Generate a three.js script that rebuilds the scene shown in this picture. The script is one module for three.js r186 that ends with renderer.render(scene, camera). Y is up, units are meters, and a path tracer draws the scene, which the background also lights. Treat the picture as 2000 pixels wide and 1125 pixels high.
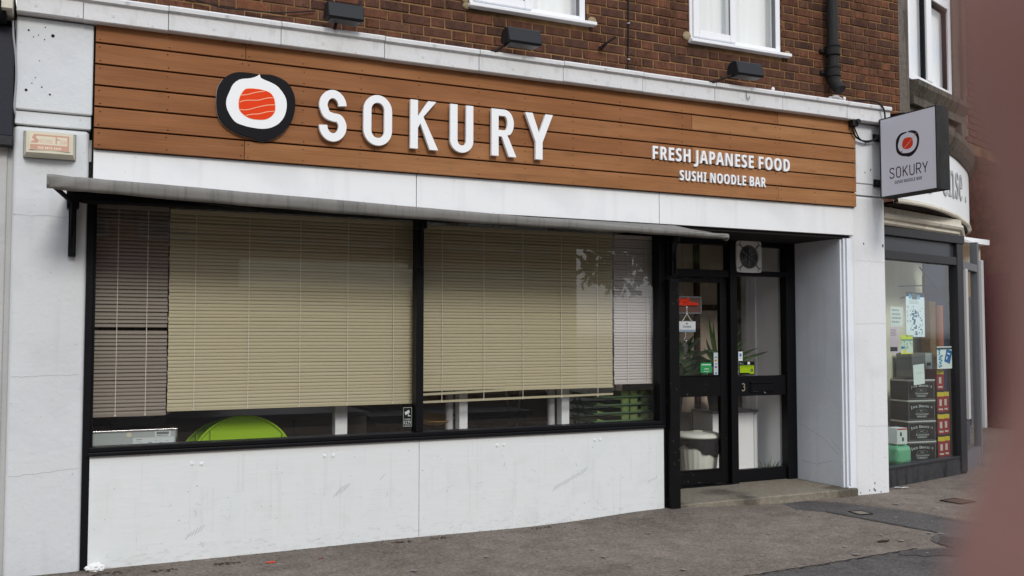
import * as THREE from 'three';
import { mergeGeometries, mergeVertices } from 'three/addons/utils/BufferGeometryUtils.js';
import { RoundedBoxGeometry } from 'three/addons/geometries/RoundedBoxGeometry.js';
import { TextGeometry } from 'three/addons/geometries/TextGeometry.js';
import { FontLoader } from 'three/addons/loaders/FontLoader.js';
import { MarchingCubes } from 'three/addons/objects/MarchingCubes.js';

// ---------------------------------------------------------------- camera
const scene = new THREE.Scene();
const camera = new THREE.PerspectiveCamera(33.68, 1024 / 576, 0.006, 600);
const YAW = 0.444663, PITCH = 0.0487;
const EYE = new THREE.Vector3(0, 1.455, 6.5);
const FWD = new THREE.Vector3(Math.sin(YAW) * Math.cos(PITCH), Math.sin(PITCH), -Math.cos(YAW) * Math.cos(PITCH));
camera.position.copy(EYE);
camera.lookAt(EYE.clone().add(FWD));
camera.focus = 7.4;
camera.userData.fStop = 14;            // a phone lens: a 2.3 mm opening
scene.add(camera);

// ---------------------------------------------------------------- noise
function hash(i, j, s) {
  let h = Math.imul(i, 374761393) ^ Math.imul(j, 668265263) ^ Math.imul(s + 11, 1274126177);
  h = Math.imul(h ^ (h >>> 13), 1274126177);
  return ((h ^ (h >>> 16)) >>> 0) / 4294967296;
}
function vnoise(x, y, p, q, s) {
  const ix = Math.floor(x), iy = Math.floor(y), fx = x - ix, fy = y - iy;
  const a = ((ix % p) + p) % p, b = (a + 1) % p, c = ((iy % q) + q) % q, d = (c + 1) % q;
  const u = fx * fx * (3 - 2 * fx), v = fy * fy * (3 - 2 * fy);
  const t = hash(a, c, s) * (1 - u) + hash(b, c, s) * u, w = hash(a, d, s) * (1 - u) + hash(b, d, s) * u;
  return t * (1 - v) + w * v;
}
function fbm(u, v, p, q, oct, s) {
  let sum = 0, amp = 0.5, tot = 0;
  for (let o = 0; o < oct; o++) { sum += amp * vnoise(u * p, v * q, p, q, s + o * 17); tot += amp; amp *= 0.5; p *= 2; q *= 2; }
  return sum / tot;
}
function rng(seed) {
  let a = seed >>> 0;
  return () => { a = (a + 0x6d2b79f5) >>> 0; let t = Math.imul(a ^ (a >>> 15), 1 | a); t = (t + Math.imul(t ^ (t >>> 7), 61 | t)) ^ t; return ((t ^ (t >>> 14)) >>> 0) / 4294967296; };
}
const clamp = THREE.MathUtils.clamp, smooth = THREE.MathUtils.smoothstep, lerp = THREE.MathUtils.lerp;

// ---------------------------------------------------------------- sky, sun, exposure
{
  const W = 1024, H = 512, data = new Float32Array(W * H * 4);
  for (let j = 0; j < H; j++) {
    const el = ((j + 0.5) / H - 0.5) * Math.PI, s = Math.sin(el);
    for (let i = 0; i < W; i++) {
      const u = i / W, v = Math.max(0, s);
      const n = fbm(u, v * 0.8 + 0.1, 7, 8, 5, 3), gap = smooth(n, 0.56, 0.74) * smooth(s, 0.0, 0.25);
      let L = s > 0 ? 0.82 + 0.62 * s : 0.3;
      L *= 0.86 + 0.34 * fbm(u, v, 11, 12, 4, 9);
      const c = [lerp(1.0, 0.62, gap), lerp(1.012, 0.81, gap), lerp(1.045, 1.16, gap)], k = (j * W + i) * 4;
      data[k] = L * c[0]; data[k + 1] = L * c[1]; data[k + 2] = L * c[2]; data[k + 3] = 1;
    }
  }
  const sky = new THREE.DataTexture(data, W, H, THREE.RGBAFormat, THREE.FloatType);
  sky.mapping = THREE.EquirectangularReflectionMapping; sky.magFilter = THREE.LinearFilter; sky.minFilter = THREE.LinearFilter;
  sky.wrapS = THREE.RepeatWrapping; sky.needsUpdate = true;
  scene.background = sky; scene.environment = sky;
}
const sun = new THREE.DirectionalLight(new THREE.Color(1, 0.955, 0.88), 1.5);
sun.position.set(4, 17, 24); sun.target.position.set(3, 1, 0);
sun.castShadow = true; sun.shadow.radius = 28; sun.shadow.mapSize.set(2048, 2048);
Object.assign(sun.shadow.camera, { left: -16, right: 16, top: 16, bottom: -16, near: 1, far: 70 });
scene.add(sun, sun.target);
const renderer = new THREE.WebGLRenderer({ antialias: true });
renderer.toneMapping = THREE.LinearToneMapping;
renderer.toneMappingExposure = 1.05;
renderer.outputColorSpace = THREE.SRGBColorSpace;
renderer.shadowMap.enabled = true;

// ---------------------------------------------------------------- textures
function tex(w, h, fn, srgb = true) {
  const d = new Uint8Array(w * h * 4);
  for (let j = 0; j < h; j++) for (let i = 0; i < w; i++) {
    const c = fn((i + 0.5) / w, (j + 0.5) / h), k = (j * w + i) * 4;
    d[k] = clamp(c[0], 0, 1) * 255; d[k + 1] = clamp(c[1], 0, 1) * 255; d[k + 2] = clamp(c[2], 0, 1) * 255; d[k + 3] = 255;
  }
  const t = new THREE.DataTexture(d, w, h, THREE.RGBAFormat);
  t.magFilter = t.minFilter = THREE.LinearFilter; t.wrapS = t.wrapT = THREE.RepeatWrapping;
  if (srgb) t.colorSpace = THREE.SRGBColorSpace;
  t.needsUpdate = true;
  return t;
}
const gray = (w, h, fn) => tex(w, h, (u, v) => { const x = fn(u, v); return [x, x, x]; }, false);
function sized(t, w, h) { t.repeat.set(1 / w, 1 / h); return t; }
function canvasTex(w, h, draw) {
  const c = document.createElement('canvas'); c.width = w; c.height = h;
  draw(c.getContext('2d'), w, h);
  const t = new THREE.CanvasTexture(c); t.colorSpace = THREE.SRGBColorSpace; t.magFilter = t.minFilter = THREE.LinearFilter;
  t.wrapS = t.wrapT = THREE.ClampToEdgeWrapping;
  return t;
}
const T = {};
T.wood = sized(tex(2048, 512, (u, v) => {
  const warp = fbm(u, v, 4, 6, 3, 5) * 0.05;
  const g = fbm(u, v + warp, 5, 70, 4, 1), f = fbm(u, v + warp, 24, 260, 2, 2), b = fbm(u, v, 5, 5, 4, 7);
  const kn = Math.pow(fbm(u, v, 14, 22, 2, 8), 6) * 1.4;
  const l = 0.86 + 0.11 * (g - 0.5) + 0.06 * (f - 0.5) + 0.16 * (b - 0.5) - kn * 0.1;
  return [l * 0.67, l * (0.452 + 0.03 * (b - 0.5)), l * (0.285 + 0.05 * (b - 0.5))];
}), 2.6, 0.62);
T.woodBump = sized(gray(1024, 512, (u, v) => 0.5 * fbm(u, v, 6, 120, 3, 1) + 0.5 * fbm(u, v, 40, 200, 2, 4)), 2.6, 0.62);
T.plaster = sized(tex(1024, 1024, (u, v) => {
  const n = fbm(u, v, 5, 5, 5, 21), st = fbm(u, v, 40, 3, 4, 22), sp = fbm(u, v, 90, 90, 2, 23);
  const l = 0.95 - 0.035 * smooth(n, 0.5, 0.75) - 0.02 * smooth(st, 0.52, 0.8) - 0.1 * smooth(sp, 0.88, 0.95);
  return [l, l, l * 0.998];
}), 2.2, 2.2);
T.plasterBump = sized(gray(1024, 1024, (u, v) => 0.55 * fbm(u, v, 60, 60, 3, 31) + 0.3 * fbm(u, v, 9, 9, 3, 32) + 0.15 * smooth(fbm(u, v, 150, 150, 1, 33), 0.8, 0.95)), 1.6, 1.6);
T.coping = sized(tex(1024, 256, (u, v) => {
  const n = fbm(u, v, 8, 3, 5, 41), st = fbm(u, v, 120, 4, 4, 42), d = fbm(u, v, 40, 12, 4, 43);
  const l = 0.94 - 0.06 * smooth(n, 0.48, 0.72) - 0.05 * smooth(st, 0.55, 0.85) - 0.14 * smooth(d, 0.68, 0.85);
  return [l, l * 0.995, l * 0.985];
}), 3.1, 0.5);
T.asphalt = sized(tex(2048, 2048, (u, v) => {
  const big = fbm(u, v, 4, 4, 5, 51), sp = hash(Math.floor(u * 2048 / 3), Math.floor(v * 2048 / 3), 52), f = fbm(u, v, 260, 260, 2, 53), mid = fbm(u, v, 34, 34, 3, 57);
  let l = 0.40 + 0.12 * (big - 0.5) + 0.14 * (f - 0.5) + 0.08 * (mid - 0.5);
  if (sp > 0.94) l += 0.13 * (sp - 0.94) / 0.06; else if (sp < 0.06) l -= 0.06;
  l -= 0.04 * smooth(fbm(u, v, 9, 9, 5, 54), 0.6, 0.78);
  return [l * 1.045, l * 0.972, l * 0.925];
}), 4, 4);
T.asphaltBump = sized(gray(2048, 2048, (u, v) => 0.6 * fbm(u, v, 300, 300, 2, 55) + 0.4 * hash(Math.floor(u * 680), Math.floor(v * 680), 56)), 4, 4);
T.brick = sized(tex(512, 512, (u, v) => {
  const n = fbm(u, v, 20, 20, 4, 61), b = fbm(u, v, 4, 4, 4, 62), st = fbm(u, v, 60, 6, 3, 64);
  const l = 0.84 + 0.34 * (n - 0.5) + 0.3 * (b - 0.5) + 0.2 * (st - 0.5) - 0.3 * smooth(fbm(u, v, 70, 70, 1, 63), 0.85, 0.95);
  return [l, l, l];
}), 1.1, 1.1);
T.brickBump = sized(gray(512, 512, (u, v) => 0.6 * fbm(u, v, 60, 60, 3, 65) + 0.4 * fbm(u, v, 140, 10, 2, 66)), 1.1, 1.1);
T.mortar = sized(tex(512, 512, (u, v) => { const l = 0.6 + 0.22 * (fbm(u, v, 30, 30, 4, 71) - 0.5) - 0.2 * smooth(fbm(u, v, 5, 5, 4, 72), 0.55, 0.8); return [l, l * 0.8, l * 0.55]; }), 2, 2);
T.stone = sized(tex(512, 512, (u, v) => { const l = 0.86 + 0.2 * (fbm(u, v, 40, 40, 3, 81) - 0.5) - 0.22 * smooth(fbm(u, v, 26, 3, 4, 82), 0.5, 0.8); return [l, l * 0.985, l * 0.95]; }), 1.5, 1.5);
T.stoneBump = sized(gray(512, 512, (u, v) => fbm(u, v, 60, 60, 4, 83)), 1.5, 1.5);
T.chips = sized(tex(1024, 1024, (u, v) => {
  const m = fbm(u, v, 6, 6, 4, 91), c = fbm(u, v, 90, 90, 3, 92), l = 0.075 + 0.02 * fbm(u, v, 20, 20, 2, 93);
  return c > 0.80 - 0.08 * smooth(m, 0.6, 0.8) && m > 0.6 ? [0.4, 0.39, 0.37] : [l, l, l * 1.08];
}), 1.3, 1.3);
T.fabric = sized(tex(2048, 256, (u, v) => {
  const st = fbm(u, v, 260, 2, 3, 101), st2 = fbm(u, v, 40, 2, 3, 102), w = fbm(u, v, 500, 200, 1, 103), d = fbm(u, v, 22, 4, 5, 104);
  const l = 0.66 - 0.1 * smooth(st, 0.5, 0.9) - 0.06 * (st2 - 0.5) - 0.04 * smooth(d, 0.55, 0.8) + 0.03 * (w - 0.5);
  return [l, l * 0.985, l * 0.96];
}), 4.8, 0.5);
T.fabricBump = sized(gray(1024, 256, (u, v) => 0.5 * fbm(u, v, 500, 120, 1, 105) + 0.5 * fbm(u, v, 60, 3, 3, 106)), 4.8, 0.5);
T.darkWood = sized(tex(512, 512, (u, v) => { const g = fbm(u, v, 60, 4, 4, 111), l = 0.8 + 0.5 * (g - 0.5); return [l * 0.33, l * 0.24, l * 0.19]; }), 0.8, 1.6);
T.skin = gray(256, 256, (u, v) => 0.6 * fbm(u, v, 40, 40, 3, 121) + 0.4 * fbm(u, v, 8, 60, 2, 122));
// the riser below the window: scuffs, kicks and rain marks in the paint, one sheet for the whole wall
T.riser = canvasTex(2048, 384, (g, w, h) => {
  const r = rng(5);
  g.fillStyle = '#eff0ef'; g.fillRect(0, 0, w, h);
  for (let i = 0; i < 260; i++) { g.fillStyle = `rgba(${120 + r() * 60},${118 + r() * 55},${112 + r() * 50},${0.006 + r() * 0.014})`; g.beginPath(); g.ellipse(r() * w, h * (0.15 + r() * 0.85), 8 + r() * 60, 4 + r() * 30, r() * 3, 0, 7); g.fill(); }
  for (let i = 0; i < 60; i++) { const x = r() * w, y = r() * h * 0.5; g.fillStyle = `rgba(125,122,116,${0.02 + r() * 0.03})`; g.fillRect(x, y, 2 + r() * 7, 40 + r() * 160); }
  for (let i = 0; i < 70; i++) {
    const x = r() * w, y = h * (0.25 + r() * 0.7), a = r() * 3.1, l = 4 + r() * 26;
    g.strokeStyle = `rgba(95,95,98,${0.12 + r() * 0.22})`; g.lineWidth = 0.7 + r() * 1.3; g.beginPath(); g.moveTo(x, y); g.quadraticCurveTo(x + Math.cos(a) * l * 0.5 + 4, y + Math.sin(a) * l * 0.5, x + Math.cos(a) * l, y + Math.sin(a) * l); g.stroke();
  }
  for (const [cx, cy, n, l] of [[1620, 190, 16, 26], [760, 150, 5, 40], [1990, 190, 5, 14], [300, 250, 6, 22]]) for (let i = 0; i < n; i++) {
    g.strokeStyle = 'rgba(105,108,112,0.42)'; g.lineWidth = 1.6; const x = cx + i * 9 - n * 4, y = cy + 34 - i * 4.2;
    g.beginPath(); g.moveTo(x, y + r() * 6); g.lineTo(x + l * 0.5, y - l * 0.6 - r() * 5); g.stroke();
  }
  for (let i = 0; i < 900; i++) { g.fillStyle = `rgba(95,88,78,${0.012 + r() * 0.05})`; g.beginPath(); g.ellipse(r() * w, h - Math.pow(r(), 2.2) * 80, 2 + r() * 14, 1 + r() * 5, 0, 0, 7); g.fill(); }
  for (let i = 0; i < 90; i++) { g.fillStyle = `rgba(60,56,52,${0.2 + r() * 0.4})`; g.fillRect(r() * w, h * r(), 1 + r() * 2.2, 1 + r() * 2.2); }
});

// ---------------------------------------------------------------- materials
const M = {};
const std = (o) => new THREE.MeshPhysicalMaterial({ specularIntensity: 0.4, ...o });
const lin = (r, g, b) => new THREE.Color().setRGB(r, g, b);
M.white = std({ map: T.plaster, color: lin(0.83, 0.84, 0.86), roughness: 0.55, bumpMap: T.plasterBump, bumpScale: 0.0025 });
M.panel = std({ map: T.plaster, color: lin(0.91, 0.925, 0.94), roughness: 0.42, bumpMap: T.plasterBump, bumpScale: 0.0006 });
M.riser = std({ map: T.riser, color: lin(0.84, 0.86, 0.87), roughness: 0.5, bumpMap: T.plasterBump, bumpScale: 0.0012 });
M.coping = std({ map: T.coping, color: lin(0.78, 0.79, 0.81), roughness: 0.7, bumpMap: T.plasterBump, bumpScale: 0.003 });
M.whiteLeftShaded = std({ map: T.plaster, color: lin(0.72, 0.745, 0.77), roughness: 0.55, bumpMap: T.plasterBump, bumpScale: 0.0025 });  // same white paint, with the left pillar's shading put into its colour
M.greyWall = std({ map: T.plaster, color: lin(0.56, 0.565, 0.56), roughness: 0.6, bumpMap: T.plasterBump, bumpScale: 0.003 });
M.reveal = std({ map: T.plaster, color: lin(0.87, 0.91, 0.97), roughness: 0.5, bumpMap: T.plasterBump, bumpScale: 0.003 });
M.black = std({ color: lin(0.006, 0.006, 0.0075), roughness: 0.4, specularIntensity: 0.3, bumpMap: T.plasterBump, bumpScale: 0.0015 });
M.blackMatt = std({ color: lin(0.007, 0.007, 0.008), roughness: 0.75 });
M.chipped = std({ map: T.chips, color: lin(0.7, 0.7, 0.7), roughness: 0.45, specularIntensity: 0.3, bumpMap: T.plasterBump, bumpScale: 0.0015 });
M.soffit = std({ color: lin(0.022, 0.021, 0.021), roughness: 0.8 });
M.glass = new THREE.MeshPhysicalMaterial({ color: 0xffffff, transmission: 1, thickness: 0, roughness: 0.0, ior: 1.74, metalness: 0 });
M.frosted = new THREE.MeshPhysicalMaterial({ color: lin(0.8, 0.82, 0.8), roughness: 0.9, transmission: 0.45, thickness: 0, side: THREE.DoubleSide });
M.dirtyGlass = new THREE.MeshPhysicalMaterial({ color: lin(0.93, 0.98, 0.965), transmission: 1, thickness: 0, roughness: 0.02, ior: 1.7 });
M.upvc = std({ color: lin(0.82, 0.83, 0.85), roughness: 0.3 });
M.curtain = new THREE.MeshPhysicalMaterial({ side: THREE.DoubleSide, color: lin(0.93, 0.95, 0.93), roughness: 0.9, transmission: 0.12, thickness: 0 });
T.concrete = sized(tex(512, 512, (u, v) => { const l = 0.86 + 0.2 * (fbm(u, v, 90, 90, 3, 181) - 0.5) - 0.25 * smooth(fbm(u, v, 5, 5, 5, 182), 0.48, 0.75); return [l, l * 0.985, l * 0.95]; }), 1.9, 1.9);
M.concrete = std({ map: T.concrete, color: lin(0.31, 0.28, 0.235), roughness: 0.9, bumpMap: T.stoneBump, bumpScale: 0.004 });
M.stone = std({ map: T.stone, color: lin(0.19, 0.165, 0.147), roughness: 0.9, bumpMap: T.stoneBump, bumpScale: 0.006 });
M.stoneDark = std({ map: T.stone, color: lin(0.155, 0.14, 0.12), roughness: 0.9, bumpMap: T.stoneBump, bumpScale: 0.006 });
M.cream = std({ map: T.coping, color: lin(0.74, 0.7, 0.6), roughness: 0.7, bumpMap: T.plasterBump, bumpScale: 0.004 });
M.navy = std({ color: lin(0.02, 0.021, 0.032), roughness: 0.5, bumpMap: T.plasterBump, bumpScale: 0.001 });
M.mortar = std({ map: T.mortar, color: lin(0.78, 0.74, 0.76), roughness: 0.95, bumpMap: T.stoneBump, bumpScale: 0.006 });
M.foam = std({ color: lin(0.55, 0.44, 0.26), roughness: 0.95, bumpMap: T.stoneBump, bumpScale: 0.02 });
M.asphalt = std({ map: T.asphalt, color: lin(1.12, 1.08, 1.0), roughness: 0.9, bumpMap: T.asphaltBump, bumpScale: 0.003 });
M.tar = std({ map: T.asphalt, color: lin(0.62, 0.66, 0.7), roughness: 0.86, bumpMap: T.asphaltBump, bumpScale: 0.004 });
M.tarDark = std({ map: T.asphalt, color: lin(0.45, 0.47, 0.5), roughness: 0.86, bumpMap: T.asphaltBump, bumpScale: 0.004 });
M.gum = std({ color: lin(0.2, 0.19, 0.175), roughness: 0.8 });
M.letter = std({ color: lin(0.86, 0.87, 0.88), roughness: 0.28 });
M.letterEdge = std({ color: lin(0.5, 0.5, 0.5), roughness: 0.4 });
M.signBlack = std({ color: lin(0.006, 0.006, 0.008), roughness: 0.5, specularIntensity: 0.2 });
M.orange = std({ color: lin(0.75, 0.05, 0.006), roughness: 0.5, specularIntensity: 0.2 });
M.salmonLine = std({ color: lin(0.85, 0.42, 0.26), roughness: 0.4 });
M.fabric = std({ map: T.fabric, color: lin(0.52, 0.52, 0.515), roughness: 0.9, bumpMap: T.fabricBump, bumpScale: 0.0007, side: THREE.DoubleSide });
M.steel = std({ color: lin(0.55, 0.56, 0.57), roughness: 0.35, metalness: 0.9 });
M.lightMetal = std({ color: lin(0.42, 0.47, 0.46), roughness: 0.4, metalness: 0.15 });
M.rust = std({ color: lin(0.03, 0.02, 0.017), roughness: 0.9 });
M.pipe = std({ color: lin(0.018, 0.017, 0.017), roughness: 0.55, bumpMap: T.stoneBump, bumpScale: 0.003 });
M.cable = std({ color: lin(0.012, 0.012, 0.012), roughness: 0.6 });
M.greyCable = std({ color: lin(0.32, 0.33, 0.34), roughness: 0.6 });
M.blind = std({ color: lin(0.44, 0.395, 0.262), roughness: 0.45, side: THREE.DoubleSide });
M.blindMauve = std({ color: lin(0.24, 0.205, 0.17), roughness: 0.45, side: THREE.DoubleSide });
M.blindWhite = std({ color: lin(0.5, 0.47, 0.445), roughness: 0.4, side: THREE.DoubleSide });
M.cord = std({ color: lin(0.66, 0.6, 0.5), roughness: 0.8 });
M.lime = std({ color: lin(0.3, 0.5, 0.02), roughness: 0.38, bumpMap: T.plasterBump, bumpScale: 0.001 });
M.limeDark = std({ color: lin(0.22, 0.4, 0.02), roughness: 0.45 });
M.chairGreen = std({ color: lin(0.15, 0.22, 0.07), roughness: 0.45 });
M.whitePaint = std({ color: lin(0.8, 0.82, 0.82), roughness: 0.4 });
M.floodlight = std({ color: lin(0.016, 0.017, 0.019), roughness: 0.45 });
M.brownWall = std({ map: T.stone, color: lin(0.44, 0.3, 0.22), roughness: 0.8 });
M.beigePanel = std({ map: T.plaster, color: lin(0.56, 0.46, 0.36), roughness: 0.85 });
M.darkTimber = std({ map: T.darkWood, color: lin(0.8, 0.7, 0.7), roughness: 0.6 });
M.stoolWood = std({ color: lin(0.16, 0.085, 0.05), roughness: 0.5 });
M.darkTable = std({ color: lin(0.03, 0.028, 0.026), roughness: 0.4 });
M.gold = std({ color: lin(0.7, 0.42, 0.12), roughness: 0.35, metalness: 0.7 });
M.intFloor = std({ map: T.stone, color: lin(0.72, 0.66, 0.58), roughness: 0.5 });
M.intWhite = std({ color: lin(0.9, 0.91, 0.92), roughness: 0.6 });
M.binWhite = std({ color: lin(0.72, 0.74, 0.64), roughness: 0.45 });
M.bag = std({ color: lin(0.02, 0.02, 0.023), roughness: 0.32, side: THREE.DoubleSide });
M.leaf = std({ color: lin(0.045, 0.09, 0.025), roughness: 0.5, side: THREE.DoubleSide });
M.leafGrey = std({ color: lin(0.07, 0.12, 0.06), roughness: 0.6, side: THREE.DoubleSide });
M.pot = std({ color: lin(0.05, 0.045, 0.04), roughness: 0.6 });
M.brass = std({ color: lin(0.55, 0.46, 0.33), roughness: 0.4, metalness: 0.6 });
M.chrome = std({ color: lin(0.75, 0.75, 0.75), roughness: 0.2, metalness: 1 });
M.plasticCream = std({ color: lin(0.66, 0.62, 0.49), roughness: 0.45 });
M.lensGlass = std({ color: lin(0.12, 0.12, 0.12), roughness: 0.3 });
M.signGrey = std({ color: lin(0.42, 0.42, 0.42), roughness: 0.8 });
M.crackGrey = std({ color: lin(0.5, 0.5, 0.5), roughness: 0.9 });
M.plasticGrey = std({ color: lin(0.5, 0.5, 0.5), roughness: 0.4 });
M.darkBlue = std({ color: lin(0.02, 0.03, 0.075), roughness: 0.7 });
M.maroon = std({ color: lin(0.11, 0.02, 0.035), roughness: 0.6 });
M.cardboard = std({ map: T.stone, color: lin(0.4, 0.26, 0.14), roughness: 0.9 });
M.paleWall = std({ map: T.plaster, color: lin(0.82, 0.79, 0.63), roughness: 0.7 });
M.greyMetal = std({ color: lin(0.16, 0.165, 0.18), roughness: 0.45, metalness: 0.3 });
M.darkFrame = std({ color: lin(0.028, 0.028, 0.032), roughness: 0.45, bumpMap: T.plasterBump, bumpScale: 0.002 });
M.framePanel = std({ color: lin(0.04, 0.045, 0.055), roughness: 0.25 });
M.bluePlinth = std({ map: T.stone, color: lin(0.06, 0.062, 0.07), roughness: 0.8 });
M.tissue = std({ color: lin(0.8, 0.8, 0.8), roughness: 0.9 });
M.redPlastic = std({ color: lin(0.6, 0.05, 0.02), roughness: 0.4 });
M.greenBag = std({ color: lin(0.08, 0.36, 0.17), roughness: 0.35 });
M.brickRed = std({ map: T.brick, color: lin(0.17, 0.07, 0.045), roughness: 0.9 });
M.whiteRender = std({ map: T.plaster, color: lin(0.5, 0.48, 0.44), roughness: 0.8 });
M.roofTile = std({ color: lin(0.08, 0.05, 0.04), roughness: 0.9 });
M.skin = std({ color: lin(0.265, 0.138, 0.12), roughness: 0.55, bumpMap: T.skin, bumpScale: 0.0002 });
M.phone = std({ color: lin(0.02, 0.02, 0.022), roughness: 0.3 });

// ---------------------------------------------------------------- builders
const used = {};
function numbered(n) {
  if (!(n in used)) { used[n] = 0; return n; }
  used[n]++; return n + '_' + String(used[n]).padStart(3, '0');
}
const BASE = new Map();                                  // where each thing's base is, so that parts can be given in metres of the place
function info(o, label, category, group, kind) {
  if (label) o.userData.label = label;
  if (category) o.userData.category = category;
  if (group) o.userData.group = group;
  if (kind) o.userData.kind = kind;
  return o;
}
function thing(name, label, category, pos, group) {
  const o = new THREE.Group(); o.name = numbered(name); o.position.set(...pos); scene.add(o);
  BASE.set(o, new THREE.Vector3(...pos));
  return info(o, label, category, group);
}
// a thing with axes of its own (x along it, y up, z out of it), turned about its base
function turned(name, label, category, pos, turn, group) {
  const o = thing(name, label, category, pos, group);
  o.rotation.y = turn; BASE.set(o, new THREE.Vector3());
  return o;
}
function part(name, geo, mat, parent, label, kind) {
  const b = BASE.get(parent), g = b.lengthSq() ? geo.clone().translate(-b.x, -b.y, -b.z) : geo;
  const m = new THREE.Mesh(g, mat); m.name = name; m.castShadow = m.receiveShadow = true;
  parent.add(m); BASE.set(m, b);
  if (label) m.userData.label = label;
  if (kind) m.userData.kind = kind;
  return m;
}
// an alike piece: shared geometry around its own centre, placed in the metres of its parent thing
function piece(name, geo, mat, parent, x, y, z, ry = 0, rz = 0, rx = 0) {
  const b = BASE.get(parent), m = new THREE.Mesh(geo, mat);
  m.name = name; m.position.set(x - b.x, y - b.y, z - b.z); m.rotation.set(rx, ry, rz); m.castShadow = m.receiveShadow = true;
  parent.add(m); BASE.set(m, b);
  return m;
}
function solo(name, geo, mat, label, category, pos, group, kind) {    // a thing that is one mesh
  const m = new THREE.Mesh(geo.clone().translate(-pos[0], -pos[1], -pos[2]), mat); m.name = numbered(name); m.position.set(...pos);
  m.castShadow = m.receiveShadow = true; scene.add(m);
  return info(m, label, category, group, kind);
}
function flat(g) {                                       // position, normal, uv only, not indexed
  const n = g.index ? g.toNonIndexed() : g;
  for (const k of Object.keys(n.attributes)) if (!['position', 'normal', 'uv'].includes(k)) n.deleteAttribute(k);
  if (!n.attributes.normal) n.computeVertexNormals();
  if (!n.attributes.uv) n.setAttribute('uv', new THREE.BufferAttribute(new Float32Array(n.attributes.position.count * 2), 2));
  n.morphAttributes = {};
  return n;
}
function uvm(g0, du = 0, dv = 0) {                       // uv in metres from the main direction of each face
  const g = flat(g0), p = g.attributes.position, uv = g.attributes.uv, a = new THREE.Vector3(), b = new THREE.Vector3(), c = new THREE.Vector3();
  for (let i = 0; i < p.count; i += 3) {
    a.fromBufferAttribute(p, i); b.fromBufferAttribute(p, i + 1).sub(a); c.fromBufferAttribute(p, i + 2).sub(a); b.cross(c);
    const x = Math.abs(b.x), y = Math.abs(b.y), z = Math.abs(b.z);
    for (let k = 0; k < 3; k++) {
      a.fromBufferAttribute(p, i + k);
      if (z >= x && z >= y) uv.setXY(i + k, a.x + du, a.y + dv); else if (x >= y) uv.setXY(i + k, a.z + du, a.y + dv); else uv.setXY(i + k, a.x + du, a.z + dv);
    }
  }
  return g;
}
const merge = (l) => mergeGeometries(l.map(flat));
function bx(x0, x1, y0, y1, z0, z1, r = 0, seg = 2) {
  const w = x1 - x0, h = y1 - y0, d = z1 - z0;
  const g = r ? new RoundedBoxGeometry(w, h, d, seg, Math.min(r, w / 2.05, h / 2.05, d / 2.05)) : new THREE.BoxGeometry(w, h, d);
  return uvm(g.translate((x0 + x1) / 2, (y0 + y1) / 2, (z0 + z1) / 2));
}
function rod(a, b, r, n = 10, r2 = r) {
  const A = new THREE.Vector3(...a), B = new THREE.Vector3(...b), d = B.clone().sub(A), l = d.length();
  const g = new THREE.CylinderGeometry(r2, r, l, n).translate(0, l / 2, 0);
  g.applyQuaternion(new THREE.Quaternion().setFromUnitVectors(new THREE.Vector3(0, 1, 0), d.normalize()));
  return flat(g.translate(A.x, A.y, A.z));
}
function tube(pts, r, seg = 40, n = 8) { return flat(new THREE.TubeGeometry(new THREE.CatmullRomCurve3(pts.map((p) => new THREE.Vector3(...p))), seg, r, n)); }
function shape(pts, holes = []) {
  const s = new THREE.Shape(pts.map((p) => new THREE.Vector2(...p)));
  for (const h of holes) s.holes.push(new THREE.Path(h.map((p) => new THREE.Vector2(...p))));
  return s;
}
function ext(pts, depth, bevel = 0, holes = []) {
  return flat(new THREE.ExtrudeGeometry(shape(pts, holes), { depth: depth - 2 * bevel, bevelEnabled: bevel > 0, bevelSize: bevel, bevelOffset: -bevel, bevelThickness: bevel, bevelSegments: 1, steps: 1, curveSegments: 12 }).translate(0, 0, bevel));
}
function extX(prof, x0, x1, bevel = 0) {                 // profile of (z, y) run along x
  const g = ext(prof.map(([z, y]) => [-z, y]), x1 - x0, bevel);
  return uvm(g.rotateY(Math.PI / 2).translate(x0, 0, 0));
}
function pane(x0, x1, y0, y1, z) { return new THREE.PlaneGeometry(x1 - x0, y1 - y0).translate((x0 + x1) / 2, (y0 + y1) / 2, z); }
function card(x0, x1, y0, y1, z, d = 0.0012) {           // a thin printed sheet: uv 0..1 on its front
  const g = flat(new THREE.BoxGeometry(x1 - x0, y1 - y0, d));
  return g.translate((x0 + x1) / 2, (y0 + y1) / 2, z);
}
function printed(draw, w, h, rough = 0.5) { return std({ map: canvasTex(w, h, draw), roughness: rough }); }
function spline(pts, n = 4) {
  const c = new THREE.CatmullRomCurve3(pts.map(([x, y]) => new THREE.Vector3(x, y, 0)), true);
  return c.getPoints(pts.length * n).slice(0, -1).map((v) => [v.x, v.y]);
}
function stroke(path, w) {                               // outline of a line of width w with square ends
  const L = [], R = [];
  path.forEach(([x, y], i) => {
    const a = path[Math.max(0, i - 1)], b = path[Math.min(path.length - 1, i + 1)], dx = b[0] - a[0], dy = b[1] - a[1], l = Math.hypot(dx, dy);
    L.push([x - (dy / l) * w / 2, y + (dx / l) * w / 2]); R.push([x + (dy / l) * w / 2, y - (dx / l) * w / 2]);
  });
  return L.concat(R.reverse());
}
function arc(cx, cy, rx, ry, a0, a1, n = 14) {
  const o = []; for (let i = 0; i <= n; i++) { const a = (a0 + (a1 - a0) * i / n) * Math.PI / 180; o.push([cx + rx * Math.cos(a), cy + ry * Math.sin(a)]); } return o;
}
const font = await new FontLoader().loadAsync('fonts/droid/droid_sans_bold.typeface.json');
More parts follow.
